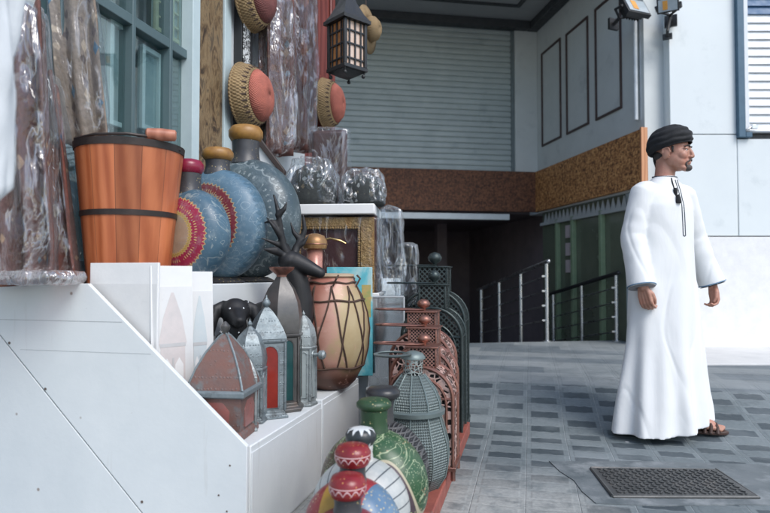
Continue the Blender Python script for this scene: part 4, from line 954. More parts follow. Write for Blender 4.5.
# wrapped chair back
cb = at(329, 300, 3.95); ch = thing('wrapped_chair_back', 'dark brown padded board in clear plastic standing behind the wrapped domes', 'chair back', (cb.x, cb.y, .9), R(-8))
hh = at(329, 129, 3.95).z - .9
m = MB(); m.bx(-.125, .115, 0, .06, 0, hh); m.build('board', plain('brown_leather', (.055, .028, .024), (.085, .045, .04), .45, scale=6, bs=20, bst=.4), ch, bevel=.03)
o = wrap(.275, .12, hh + .02, FILM, 61, .014, 18, 0, .2, ch); o.location = (0, .03, 0)
cst = thing('chair_stand', 'white cabinet hidden behind the plinth under the wrapped board', 'cabinet', (cb.x, cb.y, 0), R(-8)); m = MB(); m.bx(-.16, .14, .0, .3, 0, .899); m.build('cabinet', WHITE, cst, bevel=.004)

# baskets
def m_straw(name, c0, c1):
    g = G(name); X = g.xyz(); r = g.math('SQRT', g.math('ADD', g.math('MULTIPLY', X[1], X[1]), g.math('MULTIPLY', X[2], X[2]))); a = g.math('ARCTAN2', X[2], X[1])
    f = g.math('MULTIPLY', g.math('SINE', g.math('MULTIPLY', r, 520)), g.math('SINE', g.math('MULTIPLY', a, 60)))
    col = g.mix(g.step(f, -.5, .5), c0, c1); col = g.mix(.6, col, g.ramp(g.noise(14), [(.3, (.6, .6, .6)), (.7, (1.2, 1.2, 1.2))]), 'MULTIPLY'); g.bump(f, .5, .006); return g.done(col, .75)
STR = m_straw('tan_straw', (.34, .24, .12), (.20, .13, .06)); STRP = m_straw('coral_straw', (.52, .17, .12), (.38, .10, .07)); STRD = m_straw('maroon_straw', (.26, .09, .08), (.16, .05, .045)); DKS = plain('dark_straw', (.06, .04, .03), (.09, .055, .04), .8)
def basket(px, py, a, Rr, dep, mid, label, cat='basket'):
    b = b_of(px, a); p = shop(a, b); Y = p.y; p.z = at(px, py, Y).z
    t = thing('straw_basket', label, cat, p, -SANG, 'round straw baskets hung on the shop front')
    m = MB(); m.lathe([(Rr * .98, 0), (Rr, .012), (Rr * .93, dep * .35), (Rr * .78, dep * .62)], 48, axis=(1, 0, 0), caps=False); m.build('rim_band', STR, t, smooth=180, solid=.01)
    m = MB(); m.lathe([(Rr * .775, dep * .63), (Rr * .6, dep * .85), (Rr * .35, dep * .97), (.002, dep)], 40, axis=(1, 0, 0), caps=False); m.build('centre', mid, t, smooth=180, solid=.01)
    m = MB(); q = Matrix(((0, 0, 1), (0, 1, 0), (-1, 0, 0))).to_4x4()
    for k in range(30):
        an = 2 * PI * k / 30; r0, r1 = Rr * .95, Rr * .84
        m.tube([(dep * .24, r0 * math.cos(an), r0 * math.sin(an)), (dep * .57, r1 * math.cos(an), r1 * math.sin(an))], .007, 6)
    m.build('dark_stitches', DKS, t)
    m = MB(); m.tube([(.006, Rr * math.cos(2 * PI * i / 48), Rr * math.sin(2 * PI * i / 48)) for i in range(48)], .010, 8, closed=True); m.build('rim', STR, t)
    return t
basket(243, 97, A_F + .065, .205, .175, STRP, 'round straw basket with a coral pink centre hanging on the dark post')
basket(247, -2, A_F + .065, .21, .16, STRD, 'round straw basket with a dark red centre cut by the top of the view')
basket(324, 104, A_F + .12, .21, .17, STRP, 'straw basket with an orange centre under the hanging lantern')
# black and white tag strip between baskets
g = G('zebra_paper'); g.bump(g.noise(30), .2); ZP = g.done(g.ramp(g.noise(26, 3, .6, None, 2), [(.48, (.6, .62, .62)), (.52, (.03, .03, .03))], 'LINEAR'), .6)
b_ = b_of(243.5, A_F + .07); m = MB(); m.bx(0, .006, -.045, .045, 0, .36); o = m.build('pattern_banner', ZP, None, bevel=.001); o.location = shop(A_F + .068, b_ + .02, at(244, 66, shop(A_F + .068, b_).y).z); o.rotation_euler[2] = -SANG; tag(o, 'black and white patterned strip hanging between the two nearer baskets', 'banner')

# hanging lantern
lp = at(347, 75, 4.1); hl = thing('hanging_lantern', 'dark four sided lantern with amber panes hanging from a bracket over the wares', 'lantern', lp, R(42))
Wl = .175; zb, ztp = .03, .345
m = MB(); m.bx(-Wl / 2 - .015, Wl / 2 + .015, -Wl / 2 - .015, Wl / 2 + .015, zb - .015, zb + .012); m.lathe([(.05, zb - .05), (.13, zb - .016)], 4, rot0=PI / 4)
for i in (-1, 1):
    for j in (-1, 1): m.ball((i * .08, j * .08, zb - .045), .014, 10, 8); m.tube([(i * .08, j * .08, zb - .04), (i * .09, j * .09, zb - .01)], .007, 6)
m.build('base', BLACKM, hl, bevel=.003)
m = MB(); e = Wl / 2
for i in (-1, 1):
    for j in (-1, 1): m.bx(i * e - .012, i * e + .012, j * e - .012, j * e + .012, zb + .013, ztp)
m.build('frame', BLACKM, hl, bevel=.003)
m = MB(); m.bx(-e - .03, e + .03, -e - .03, e + .03, ztp + .001, ztp + .025); m.lathe([(.16, ztp + .026), (.12, ztp + .07), (.07, ztp + .15), (.05, ztp + .2)], 4, rot0=PI / 4); m.build('roof', BLACKM, hl, smooth=20)
for k in range(4):
    M_ = Matrix.Rotation(k * PI / 2, 4, 'Z')
    m = MB(); m.M = M_; m.bx(-e + .013, e - .013, -e + .004, -e + .008, zb + .014, ztp - .001); m.build('pane', PINKG if k in (0, 2) else AMBG, hl)
    m = MB(); m.M = M_
    for u in (-1 / 3, 0, 1 / 3): m.bx(u * Wl * .84 - .006, u * Wl * .84 + .006, -e - .006, -e + .003, zb + .014, ztp - .001)
    for v in (.05, .15, .24): m.bx(-e + .013, e - .013, -e - .007, -e + .0025, zb + v, zb + v + .012)
    m.build('glazing_bars', BLACKM, hl, bevel=.002)
m = MB()
for k in range(9): m.tube([(.016 * math.cos(2 * PI * i / 10) * (1 if k % 2 else .3), .016 * math.cos(2 * PI * i / 10) * (.3 if k % 2 else 1), ztp + .215 + k * .035 + .024 * math.sin(2 * PI * i / 10)) for i in range(10)], .004, 6, closed=True)
m.build('chain', BLACKM, hl)
ba = shop(A_F, b_of(325, A_F)); zbk = lp.z + ztp + .53; bp2 = Vector((lp.x, lp.y, zbk)); 
qa, qb_ = ab(lp); bw = shop(A_F - .02, qb_, zbk)
brk = thing('lantern_bracket', 'black iron wall bracket holding the hanging lantern', 'bracket', bw)
m = MB(); m.tube([(0, 0, 0), bp2 - bw], .014, 8, round_ends=True); m.tube([(0, 0, -.25), (bp2 - bw) * .5 + Vector((0, 0, -.03))], .009, 8); m.build('arm', BLACKM, brk)
m = MB(); m.box((0, 0, -.12), (.02, .05, .34)); m.build('wall_plate', BLACKM, brk, bevel=.003)
# round straw fan behind lantern
sp_ = at(366, 30, 4.6); sf = thing('straw_hat', 'tan straw hat with a dark band hanging behind the amber lantern', 'hat', sp_, R(-14))
m = MB(); m.lathe([(.17, 0), (.18, .008), (.12, .02), (.09, .03)], 40, axis=(1, -.15, 0), caps=False); m.build('brim', STR, sf, smooth=180, solid=.008)
m = MB(); m.lathe([(.095, .03), (.085, .08), (.05, .11), (.002, .115)], 32, axis=(1, -.15, 0), caps=False); m.build('crown', STR, sf, smooth=180, solid=.008)
m = MB(); m.tube([(0, 0, .17), (-.01, .01, .75)], .004, 6); m.build('cord', DKS, sf)

# ================================================================== WARES ON THE GROUND
def gp_(px, Y, z=0): q = at(px, 300, Y); return Vector((q.x, q.y, gz_at(q.x, q.y) + z))
# low red plinth under the copper lanterns
rp = shop(.345, .95); 
m = MB(); m.bx(-.20, .215, -.62, .75, .004, .075); o = m.build('red_plinth', plain('red_painted_wood', (.30, .085, .06), (.22, .06, .045), .6, scale=9, bs=30, bst=.3, dirt=(.12, .09, .08), dscale=8), None, bevel=.006)
o.location = (rp.x, rp.y, 0); o.rotation_euler[2] = -SANG; tag(o, 'low worn red plinth under the pierced copper lanterns', 'plinth')
def arch_lantern(p, rz, W, D, H, frame, perf, perf2, label, group, plate=True, ring=True):
    """pierced lantern: legs, box body with barrel top, collar box, plate, knob"""
    t = thing('arched_lantern', label, 'lantern', p, rz, group); r = W / 2; lf = .05
    neck_h = H * .13; kn = H * .085; body = H - neck_h - kn; zs = body - r * .95      # springing line
    def arc(rad, n=18): return [(rad * math.cos(PI * i / n), zs + rad * .95 * math.sin(PI * i / n)) for i in range(n + 1)]
    nw0 = W * .44
    out = [(-r, lf), (r, lf)] + arc(r)
    for s in (-1, 1):
        m = MB(); m.prism([(u * .97, lf + (v - lf) * .985) for u, v in out], s * D / 2 * .985 - .0015, s * D / 2 * .985 + .0015, 'xz'); m.build('pierced_face', perf, t, smooth=0)
        m = MB(); m.tube([(u, s * D / 2, v) for u, v in out], .0085, 8, closed=True); m.tube([(u * .80, s * D / 2 * 1.005, lf + (v - lf) * .86 + .012) for u, v in out], .006, 8, closed=True)
        m.tube([(-r, s * D / 2, zs), (r, s * D / 2, zs)], .006, 8); m.build('face_frame', frame, t)
    a_ = [(r, lf)] + arc(r) + [(-r, lf)]
    vs = [(u * .985, y, v) for y in (-D / 2, D / 2) for u, v in a_]; n = len(a_)
    m = MB(); m.add(vs, [(i, i + 1, i + 1 + n, i + n) for i in range(n - 1)]); m.build('pierced_shell', perf, t, smooth=30)
    m = MB()
    for q in (.25, .5, .75):
        pass
    for u, v in ((r, zs), (-r, zs), (r * .72, zs + r * .66), (-r * .72, zs + r * .66)):
        m = MB(); m.tube([(u, -D / 2, v), (u, D / 2, v)], .006, 8); m.build('rib', frame, t)
    for sx in (-1, 1):
        for sy in (-1, 1):
            m = MB(); m.tube([(sx * r, sy * D / 2, 0), (sx * r, sy * D / 2, lf + .01)], .010, 8); m.build('leg', frame, t)
    m = MB(); m.prism([(u * .93, lf + .004 + (v - lf) * .955) for u, v in out], -D / 2 * .92, D / 2 * .92, 'xz'); m.bx(-nw0 * .44, nw0 * .44, -nw0 * .44, nw0 * .44, body - r * .05, body + neck_h - .004); m.build('shade_core', HOLE_SHADE, t, smooth=30)  # added black core standing in for the shade behind the pierced holes
    m = MB(); m.bx(-r - .012, r + .012, -D / 2 - .012, D / 2 + .012, lf - .012, lf + .006); m.build('floor_tray', frame, t, bevel=.003)
    zc = body; nw = W * .44
    m = MB(); m.bx(-nw / 2, nw / 2, -nw / 2, nw / 2, zc - r * .06, zc + neck_h); m.build('collar', perf2, t, smooth=0)
    m = MB(); m.bx(-nw / 2 - .012, nw / 2 + .012, -nw / 2 - .012, nw / 2 + .012, zc + neck_h, zc + neck_h + .008)
    for sx in (-1, 1):
        for sy in (-1, 1): m.tube([(sx * nw / 2, sy * nw / 2, zc - r * .05), (sx * nw / 2, sy * nw / 2, zc + neck_h)], .005, 6)
    m.build('collar_plate', frame, t, bevel=.002)
    m = MB(); zk = zc + neck_h + .006; m.lathe([(.012, zk), (.012, zk + kn * .2), (W * .10, zk + kn * .4), (W * .115, zk + kn * .62), (W * .08, zk + kn * .88), (.004, zk + kn)], 20); m.build('knob', frame, t, smooth=60)
    if ring:
        m = MB(); m.lathe([(W * .40, zk + .004), (W * .42, zk + .007), (W * .40, zk + .010), (W * .30, zk + .008)], 36, (-W * .40, -.02, 0), sy=.34, caps=False); m.build('ring_handle', frame, t, smooth=60, solid=.005)
    return t
HOLE_SHADE = plain('hole_shade_black', (.012, .011, .011), (.02, .018, .017), .9)  # shade colour for the added core inside the pierced lanterns
CG = 'pierced copper lanterns in a row'
def zat(px, py, Y): return at(px, py, Y).z
BZ = .076
for px, Y, py, W, lab in ((428, 2.62, 335, .27, 'shortest pierced copper lantern, right behind the round teal lantern'), (428.5, 2.86, 316, .29, 'middle sized pierced copper lantern, second in its row'), (427.5, 3.10, 300, .31, 'tallest pierced copper lantern, just in front of the two black lanterns')):
    arch_lantern(gp_(px - 4, Y, BZ), -SANG, W, W * .62, zat(px, py, Y) - BZ, COPPER, COPP, COPL, lab, CG)
for px, Y, py, W, lab in ((438, 3.40, 271, .33, 'green black pierced lantern just behind the copper lanterns'), (439, 3.68, 253, .38, 'tallest green black pierced lantern at the far end of the row')):
    q = gp_(px - 4, Y, 0); arch_lantern(q, -SANG, W, W * .6, zat(px, py, Y) - q.z, DKGRN, DKPERF, DKPERF, lab, 'green black lanterns')
# round teal lantern
q = gp_(413, 2.46, 0); tl = thing('round_lantern', 'big round teal tin lantern with pierced neck and flat ring handle', 'lantern', q, R(10))
Hh = zat(413, 347, 2.46); S = lambda py: zat(413, py, 2.46)
ns = 10
m = MB(); m.lathe([(.06, 0), (.075, .01), (.05, .04)], ns); m.build('foot', TEAL, tl, smooth=20)
m = MB(); m.lathe([(.055, .035), (.10, .07), (.138, .13), (.150, .19), (.147, .25), (.130, .31), (.112, S(412))], ns); m.build('lower_bowl', TEALM, tl, smooth=15)
m = MB(); z = S(411); m.lathe([(.112, z - .01), (.128, z - .004), (.130, z + .012), (.118, z + .018)], 40); m.build('rim', TEAL, tl, smooth=40)
m = MB(); m.lathe([(.116, z + .016), (.112, z + .045), (.092, z + .09), (.062, z + .13), (.046, z + .15)], ns); m.build('dome', TEALM, tl, smooth=15)
m = MB()
for k in range(ns):
    a = 2 * PI * k / ns
    m.tube([(r_ * math.cos(a), r_ * math.sin(a), z_) for r_, z_ in [(.117, z + .016), (.113, z + .045), (.093, z + .09), (.063, z + .13), (.047, z + .15)]], .0035, 6)
    m.tube([(r_ * math.cos(a), r_ * math.sin(a), z_) for r_, z_ in [(.056, .035), (.101, .07), (.139, .13), (.151, .19), (.148, .25), (.131, .31), (.113, S(412))]], .0035, 6)
m.build('rib_frame', TEAL, tl)
m = MB(); m.lathe([(.044, z + .15), (.041, z + .155), (.041, z + .21), (.046, z + .215)], 24); m.build('neck', m_perf('pale_pierced_neck', (.36, .40, .38), (.28, .32, .31), 'scroll', 60, .4, .45), tl, smooth=30)
m = MB(); m.lathe([(.05, z + .213), (.05, z + .22), (.04, z + .235), (.01, z + .245), (.002, z + .246)], 24); m.build('cap', TEAL, tl, smooth=40)
m = MB(); m.lathe([(.07, z + .232), (.075, z + .236), (.06, z + .238)], 32, (-.09, -.02, 0), caps=False); m.build('ring_handle', TEAL, tl, solid=.005)

# painted flasks on the ground
FG = 'painted flasks on the ground'
def ground_flask(px, Y, pytop, Rr, dep, mat, neckm, capm, lab, neck, cap_r, cap_h, neck_r, rz=0, foot=.03):
    top = zat(px, pytop, Y); q = gp_(px, Y, 0); need = foot + 2 * Rr - .008 + neck + cap_h * 1.02
    q.z = 0
    t = moon_flask(q, -SANG + rz, Rr, dep, mat, neckm, capm, lab, foot=max(.012, foot + top - need), neck=neck, cap_r=cap_r, cap_h=cap_h, group=FG, neck_r=neck_r)
    return t
DKN = plain('dark_lattice_neck', (.03, .032, .034), (.05, .05, .05), .5)
def m_grid():
    g = G('dark_grid_paint'); X = g.xyz(); a = g.math('SINE', g.math('MULTIPLY', X[0], 420)); b = g.math('SINE', g.math('MULTIPLY', X[2], 420)); h = g.math('MAXIMUM', a, b)
    col = g.mix(g.step(h, .6, .85), (.018, .018, .02), (.085, .085, .085)); g.bump(h, .6, .004); return g.done(col, .5)
BLKC = plain('black_lacquer_cap', (.02, .021, .023), (.035, .035, .037), .35, bs=30, bst=.1)
ground_flask(383, 2.22, 386, .172, .085, m_grid(), DKN, BLKC, 'black flask with woven grid body and a flat black cap', .085, .063, .045, .038, R(-4))
def m_green():
    g = G('green_medallion_paint'); X = g.xyz(); x, z = X[0], g.math('SUBTRACT', X[2], .205)
    n = g.noise(7, 5, .7); base = g.ramp(n, [(.3, (.016, .045, .02)), (.55, (.03, .085, .035)), (.7, (.07, .10, .06))])
    base = g.mix(g.step(x, -.02, -.12), base, g.ramp(n, [(.35, (.10, .035, .03)), (.6, (.06, .07, .035))]))
    dx = g.math('SUBTRACT', x, .105); dz = g.math('SUBTRACT', z, .035)
    e = g.math('SQRT', g.math('ADD', g.math('POWER', g.math('DIVIDE', g.math('ADD', dx, g.math('MULTIPLY', dz, .25)), .058), 2), g.math('POWER', g.math('DIVIDE', dz, .105), 2)))
    col = g.mix(g.step(e, 1.02, .98), base, g.ramp(n, [(.3, (.055, .035, .045)), (.7, (.10, .075, .085))]))
    col = g.mix(g.step(g.math('ABSOLUTE', g.math('SUBTRACT', e, 1.03)), .05, .03), col, (.40, .36, .25))
    fl = g.math('MULTIPLY', g.step(g.vor(60), .24, .16), g.step(g.noise(11, 3), .48, .56)); col = g.mix(fl, col, g.ramp(g.noise(19), [(.4, (.45, .22, .14)), (.6, (.40, .42, .22))]))
    dots = g.step(g.vor(130), .30, .18); vine = g.step(g.math('ABSOLUTE', g.math('SUBTRACT', g.noise(9, 2, .5, None, 1.5), .5)), .018, .006); col = g.mix(g.math('MULTIPLY', g.math('MAXIMUM', g.math('MULTIPLY', dots, g.step(g.noise(13, 2), .42, .5)), vine), g.step(e, 1.05, 1.2)), col, (.30, .36, .22)); g.bump(g.noise(60), .2, .002)
    return g.done(col, .34)
GRN = m_neck('green_gold_neck', (.03, .075, .032), (.36, .31, .15))
gf = ground_flask(374, 2.0, 398, .182, .125, m_green(), GRN, GRN, 'green painted flask with a dark medallion and a wide flared green neck', .072, .058, .036, .044, R(-10), .01)
def m_petal():
    g = G('white_petal_paint'); X = g.xyz(); x, z = X[0], g.math('SUBTRACT', X[2], .16); n = g.noise(16, 5, .7)
    r_ = g.math('SQRT', g.math('ADD', g.math('MULTIPLY', x, x), g.math('MULTIPLY', z, z))); a = g.math('ARCTAN2', z, x)
    w1 = g.math('MULTIPLY', g.math('ABSOLUTE', g.math('SINE', g.math('MULTIPLY', a, 5))), .05)
    l = g.step(g.math('ABSOLUTE', g.math('SUBTRACT', g.math('ADD', r_, w1), .135)), .006, .003)
    l2 = g.math('MULTIPLY', g.step(g.math('ABSOLUTE', g.math('SINE', g.math('ADD', g.math('MULTIPLY', a, 15), g.math('MULTIPLY', r_, 25)))), .22, .1), g.step(r_, .095, .105))
    col = g.mix(g.math('MULTIPLY', g.math('MAXIMUM', l, l2), g.step(n, .3, .42)), g.ramp(n, [(.3, (.52, .52, .49)), (.7, (.34, .37, .37))]), (.05, .06, .07))
    col = g.mix(g.step(g.noise(30, 6, .75), .64, .7), col, (.14, .12, .11)); g.bump(n, .2, .002); return g.done(col, .38)
PETAL = m_petal()
WHN = plain('white_painted_neck', (.58, .58, .55), (.45, .45, .43), .4, scale=18, dirt=(.12, .12, .12), dscale=16)
def m_cap2():
    g = G('black_cap_white_star'); X = g.xyz(); r = g.math('SQRT', g.math('ADD', g.math('MULTIPLY', X[0], X[0]), g.math('MULTIPLY', X[1], X[1]))); a = g.math('ARCTAN2', X[1], X[0])
    f = g.math('ADD', g.math('MULTIPLY', g.math('SINE', g.math('MULTIPLY', a, 10)), .008), .036); col = g.mix(g.step(g.math('SUBTRACT', r, f), .002, -.002), (.025, .03, .032), (.60, .62, .62)); return g.done(col, .35)
ground_flask(361, 1.85, 427, .152, .11, PETAL, WHN, m_cap2(), 'white flask with dark petal strokes and a black cap starred white on top', .05, .047, .05, .036, R(-8), .01)
def m_redcap(name):
    g = G(name); X = g.xyz(); a = g.math('ARCTAN2', X[1], X[0]); n = g.noise(12, 4)
    col = g.ramp(n, [(.3, (.26, .018, .022)), (.7, (.15, .012, .016))]); 
    zrel = g.math('SUBTRACT', X[2], g.v0); w1 = g.math('MULTIPLY', g.math('ABSOLUTE', g.math('SINE', g.math('MULTIPLY', a, 7))), .012)
    l1 = g.step(g.math('ABSOLUTE', g.math('SUBTRACT', zrel, w1)), .0028, .0012); l2 = g.step(g.math('ABSOLUTE', g.math('SUBTRACT', zrel, .017)), .0018, .0008)
    col = g.mix(g.math('MAXIMUM', l1, l2), col, (.62, .42, .42)); col = g.mix(g.step(g.vor(90), .2, .14), col, (.5, .25, .08)); g.bump(n, .15, .002); return g.done(col, .28)
G.v0 = .30
MULTI = m_flask('red_gold_blue_paint', .16, .15, [(0, (.40, .25, .05)), (.3, (.30, .03, .03)), (.62, (.42, .28, .06)), (.72, (.25, .03, .035)), (2, (.2, .03, .04))], 8, (.6, .45, .15), (.4, .5, .6), seed=6)
def m_multi():
    g = G('red_gold_blue_sectors'); X = g.xyz(); n = g.noise(8, 5, .65); x = X[0]
    col = g.ramp(g.math('ADD', g.math('MULTIPLY', x, 2.6), .5), [(0, (.24, .02, .03)), (.28, (.26, .03, .03)), (.34, (.42, .24, .035)), (.5, (.30, .03, .04)), (.66, (.10, .18, .28)), (.8, (.13, .22, .32))], 'CONSTANT')
    col = g.mix(.55, col, g.ramp(n, [(.3, (.45, .45, .45)), (.7, (1.2, 1.2, 1.2))]), 'MULTIPLY'); col = g.mix(g.math('MULTIPLY', g.step(g.vor(95), .30, .2), g.step(g.noise(9), .45, .55)), col, (.50, .42, .24)); col = g.mix(g.step(g.noise(24, 6, .8), .62, .68), col, (.08, .06, .06)); g.bump(g.noise(60), .2, .002); return g.done(col, .36)
zc1 = zat(352, 443, 1.72); G.v0 = zc1 - .046
ground_flask(353, 1.72, 443, .142, .105, m_multi(), NECKD, m_redcap('red_cap_rear'), 'flask in red, gold and blue with a red cap, right behind the front one', .045, .052, .06, .036, R(-10), .01)
zc2 = zat(348, 473, 1.60); G.v0 = zc2 - .046
ground_flask(348, 1.60, 473, .128, .10, MULTI, NECKD, m_redcap('red_cap_front'), 'foremost flask, its red cap trimmed with a scalloped white line', .04, .050, .06, .035, R(-10), .01)
# ================================================================== THE MAN
MANP = at(667, 300, 3.52); MANP.z = gz_at(MANP.x, MANP.y)
YAW = R(24)
man = thing('person', 'man in a long white robe and black turban looking right, hands hanging at his sides', 'person', MANP, YAW)
def m_skin():
    g = G('skin'); X = g.xyz(); n = g.noise(28, 5, .65); n2 = g.noise(9, 3)
    col = g.ramp(n, [(.3, (.38, .19, .13)), (.7, (.47, .25, .18))])
    col = g.mix(g.step(n2, .5, .7), col, (.44, .185, .13))
    g.bump(g.noise(160, 3), .15, .001); g.b.inputs['Subsurface Weight'].default_value = .08; g.b.inputs['Subsurface Radius'].default_value = (.01, .004, .002)
    return g.done(col, .48)
SKIN = m_skin()
HY = R(26)                                   # head turned further right than the body
HC = Vector((.058, -.005, 1.612))
HR = Matrix.Rotation(HY, 4, 'Z') @ Matrix.Rotation(R(3), 4, 'X')
def hp_(x, y, z): return HC + (HR @ Vector((x, y, z))).to_3d()
HM = Matrix.Translation(HC) @ HR
body = MB()
body.M = HM
q3_ = HR.to_3x3()
body.ball((0, .012, .045), (.074, .094, .088)); body.ball((0, -.028, -.005), (.066, .066, .07)); body.ball((0, -.032, -.055), (.055, .058, .045)); body.ball((0, -.078, -.082), (.027, .022, .022))
for s in (-1, 1):
    body.ball((s * .037, -.058, -.012), (.027, .03, .03)); body.tube([(s * .054, .0, -.035), (s * .047, -.03, -.066), (s * .022, -.068, -.084)], [.014, .015, .017], 10, round_ends=True)
    body.ball((s * .079, .016, -.004), (.011, .021, .034), rot=Matrix.Rotation(R(12), 3, 'X')); body.tube([(s * .086, .036, .0), (s * .088, .034, .02), (s * .088, .02, .032), (s * .087, .002, .026), (s * .080, -.006, .005)], .0058, 8, round_ends=True)
    body.ball((s * .0115, -.100, -.021), (.0090, .012, .0075)); body.ball((s * .032, -.079, .026), (.019, .012, .0075))
body.ball((0, -.082, .040), (.045, .014, .010)); body.tube([(0, -.090, .028), (0, -.104, .002), (0, -.1085, -.016)], [.0085, .0100, .0118], 12, round_ends=True)
body.ball((0, -.064, -.042), (.034, .034, .030))
for s in (-1, 1):
    body.ball((s * .034, -.036, -.045), (.030, .042, .040)); body.ball((s * .046, -.012, -.030), (.024, .045, .045)); body.tube([(s * .018, -.0845, .028), (s * .032, -.0865, .0305), (s * .046, -.077, .027)], .0055, 8, round_ends=True); body.tube([(s * .020, -.0835, .009), (s * .032, -.0845, .007), (s * .045, -.075, .010)], .0055, 8, round_ends=True)
body.ball((0, -.092, -.046), (.023, .011, .0065)); body.ball((0, -.090, -.058), (.020, .011, .007))
body.M = Matrix.Identity(4)
body.tube([hp_(0, .035, -.02), Vector((.03, .03, 1.49)), Vector((0.012, .03, 1.42))], [.056, .056, .058], 20, round_ends=True)
body.ball((0, .025, 1.29), (.15, .085, .12)); body.tube([(0, .02, 1.38), (0, .02, 1.1), (0, .02, .92)], [.06, .09, .11], 20, round_ends=True)
ARM = {-1: [Vector((-.165, .02, 1.375)), Vector((-.235, .03, 1.12)), Vector((-.252, -.04, .875)), Vector((-.252, -.058, .83))],
       1: [Vector((.180, .02, 1.375)), Vector((.282, .03, 1.12)), Vector((.338, -.02, .885)), Vector((.345, -.034, .835))]}
for s in (-1, 1):
    A = ARM[s]; body.tube(A, [.052, .042, .029, .027], 16, round_ends=True)
    w0, wd = A[3], (A[3] - A[2]).normalized()
    down = (wd * .5 + Vector((0, -.12, -.95))).normalized(); fwd = Vector((.25 * -s, -1, -.1)); fwd = (fwd - down * fwd.dot(down)).normalized(); side = down.cross(fwd)
    inn = side if side.x * s < 0 else -side                         # towards the thigh: the palm side
    def HPt(d, f, i): return w0 + down * d + fwd * f + inn * i
    for f in (-.026, -.009, .009, .026): body.tube([HPt(.0, f * .6, 0), HPt(.045, f, .003), HPt(.088, f * 1.05, .006)], [.016, .0145, .0115], 10, round_ends=True)
    for f, ln in ((.031, .072), (.0105, .080), (-.0105, .074), (-.030, .058)):
        body.tube([HPt(.083, f, .005), HPt(.083 + ln * .36, f * .98, .018), HPt(.083 + ln * .48, f * .94, .040), HPt(.083 + ln * .34, f * .92, .056)], [.0098, .0088, .0078, .0066], 10, round_ends=True)
    body.tube([HPt(.018, .022, .004), HPt(.045, .040, .014), HPt(.076, .042, .026), HPt(.096, .034, .038)], [.0135, .0125, .0100, .0078], 10, round_ends=True)
# legs and feet (feet turned to the right)
c_, s_ = math.cos(-YAW), math.sin(-YAW)
def wv(x, y, z): return Vector((x * c_ - y * s_, x * s_ + y * c_, z))    # picture axes to body axes
FEET = {1: (wv(.03, -.035, 0), wv(.96, -.28, 0).normalized()), -1: (wv(-.28, .02, 0), wv(.93, -.36, 0).normalized())}
for s in (-1, 1):
    hl_, fd = FEET[s]; sd_ = Vector((-fd.y, fd.x, 0))
    ank = hl_ + fd * .045 + Vector((0, 0, .10))
    body.tube([(s * .085, .02, .92), (s * .095, .02, .5), ank], [.085, .06, .038], 18, round_ends=True)
    body.ball(hl_ + fd * .03 + Vector((0, 0, .052)), (.036, .036, .033))
    body.tube([ank + Vector((0, 0, -.02)), hl_ + fd * .11 + Vector((0, 0, .065)), hl_ + fd * .175 + Vector((0, 0, .046))], [.036, .036, .032], 14, round_ends=True)
    for k, (o_, ln) in enumerate(((.030 , .062), (.012, .058), (-.003, .05), (-.017, .042), (-.030, .034))):
        o2 = o_ * (1 if s > 0 else -1) * 1.05
        body.tube([hl_ + fd * .12 + sd_ * o2 * .7 + Vector((0, 0, .045)), hl_ + fd * .175 + sd_ * o2 + Vector((0, 0, .040)), hl_ + fd * (.185 + ln) + sd_ * o2 * 1.15 + Vector((0, 0, .031))], [.017, .0145, .0105 if k else .0125], 10, round_ends=True)
body.build('body', SKIN, man, smooth=180, remesh=.0036, lap=4)
# eyes, brows, beard, hair
EYE = plain('eye_white', (.62, .58, .54), None, .2, bst=0); IRIS = plain('dark_iris', (.02, .012, .008), None, .15, bst=0); HAIR = plain('dark_hair', (.018, .015, .014), (.03, .025, .022), .7, scale=90, bs=300, bst=.5)
for s in (-1, 1):
    m = MB(); m.ball(hp_(s * .032, -.0762, .0185), .0115, 16, 12); e = m.build('eye', EYE, man, smooth=180)
    m = MB(); m.ball(hp_(s * .032, -.0838, .0185), .0055, 12, 8); m.build('iris', IRIS, e, smooth=180)
    m = MB(); m.tube([hp_(s * .012, -.0965, .038), hp_(s * .030, -.0935, .0435), hp_(s * .052, -.074, .037)], [.004, .0048, .0028], 8, round_ends=True); m.build('eyebrow', HAIR, man)
STUB = plain('greying_beard', (.055, .045, .042), (.11, .09, .08), .75, scale=70, bs=250, bst=.5)
m = MB()
m.tube([hp_(-.026, -.087, -.052), hp_(-.012, -.1005, -.0385), hp_(0, -.1025, -.036), hp_(.012, -.1005, -.0385), hp_(.026, -.087, -.052)], [.0035, .0052, .005, .0052, .0035], 8, round_ends=True); m.build('moustache', STUB, man)
m = MB(); m.ball(hp_(0, -.0825, -.083), (.027, .027, .021), rot=q3_); m.tube([hp_(-.028, -.084, -.058), hp_(-.024, -.083, -.078)], .006, 8, round_ends=True); m.tube([hp_(.028, -.084, -.058), hp_(.024, -.083, -.078)], .006, 8, round_ends=True); m.build('beard', STUB, man, smooth=180)
m = MB()
for s in (-1, 1): m.tube([hp_(s * .0690, -.014, .035), hp_(s * .0700, -.016, .020), hp_(s * .0680, -.018, .006)], [.007, .006, .003], 8, round_ends=True)
m.ball(hp_(0, .058, -.004), (.058, .046, .044), rot=q3_); m.build('hair', plain('grey_hair', (.03, .027, .026), (.055, .05, .047), .8, scale=60, bs=200, bst=.5), man, smooth=180)
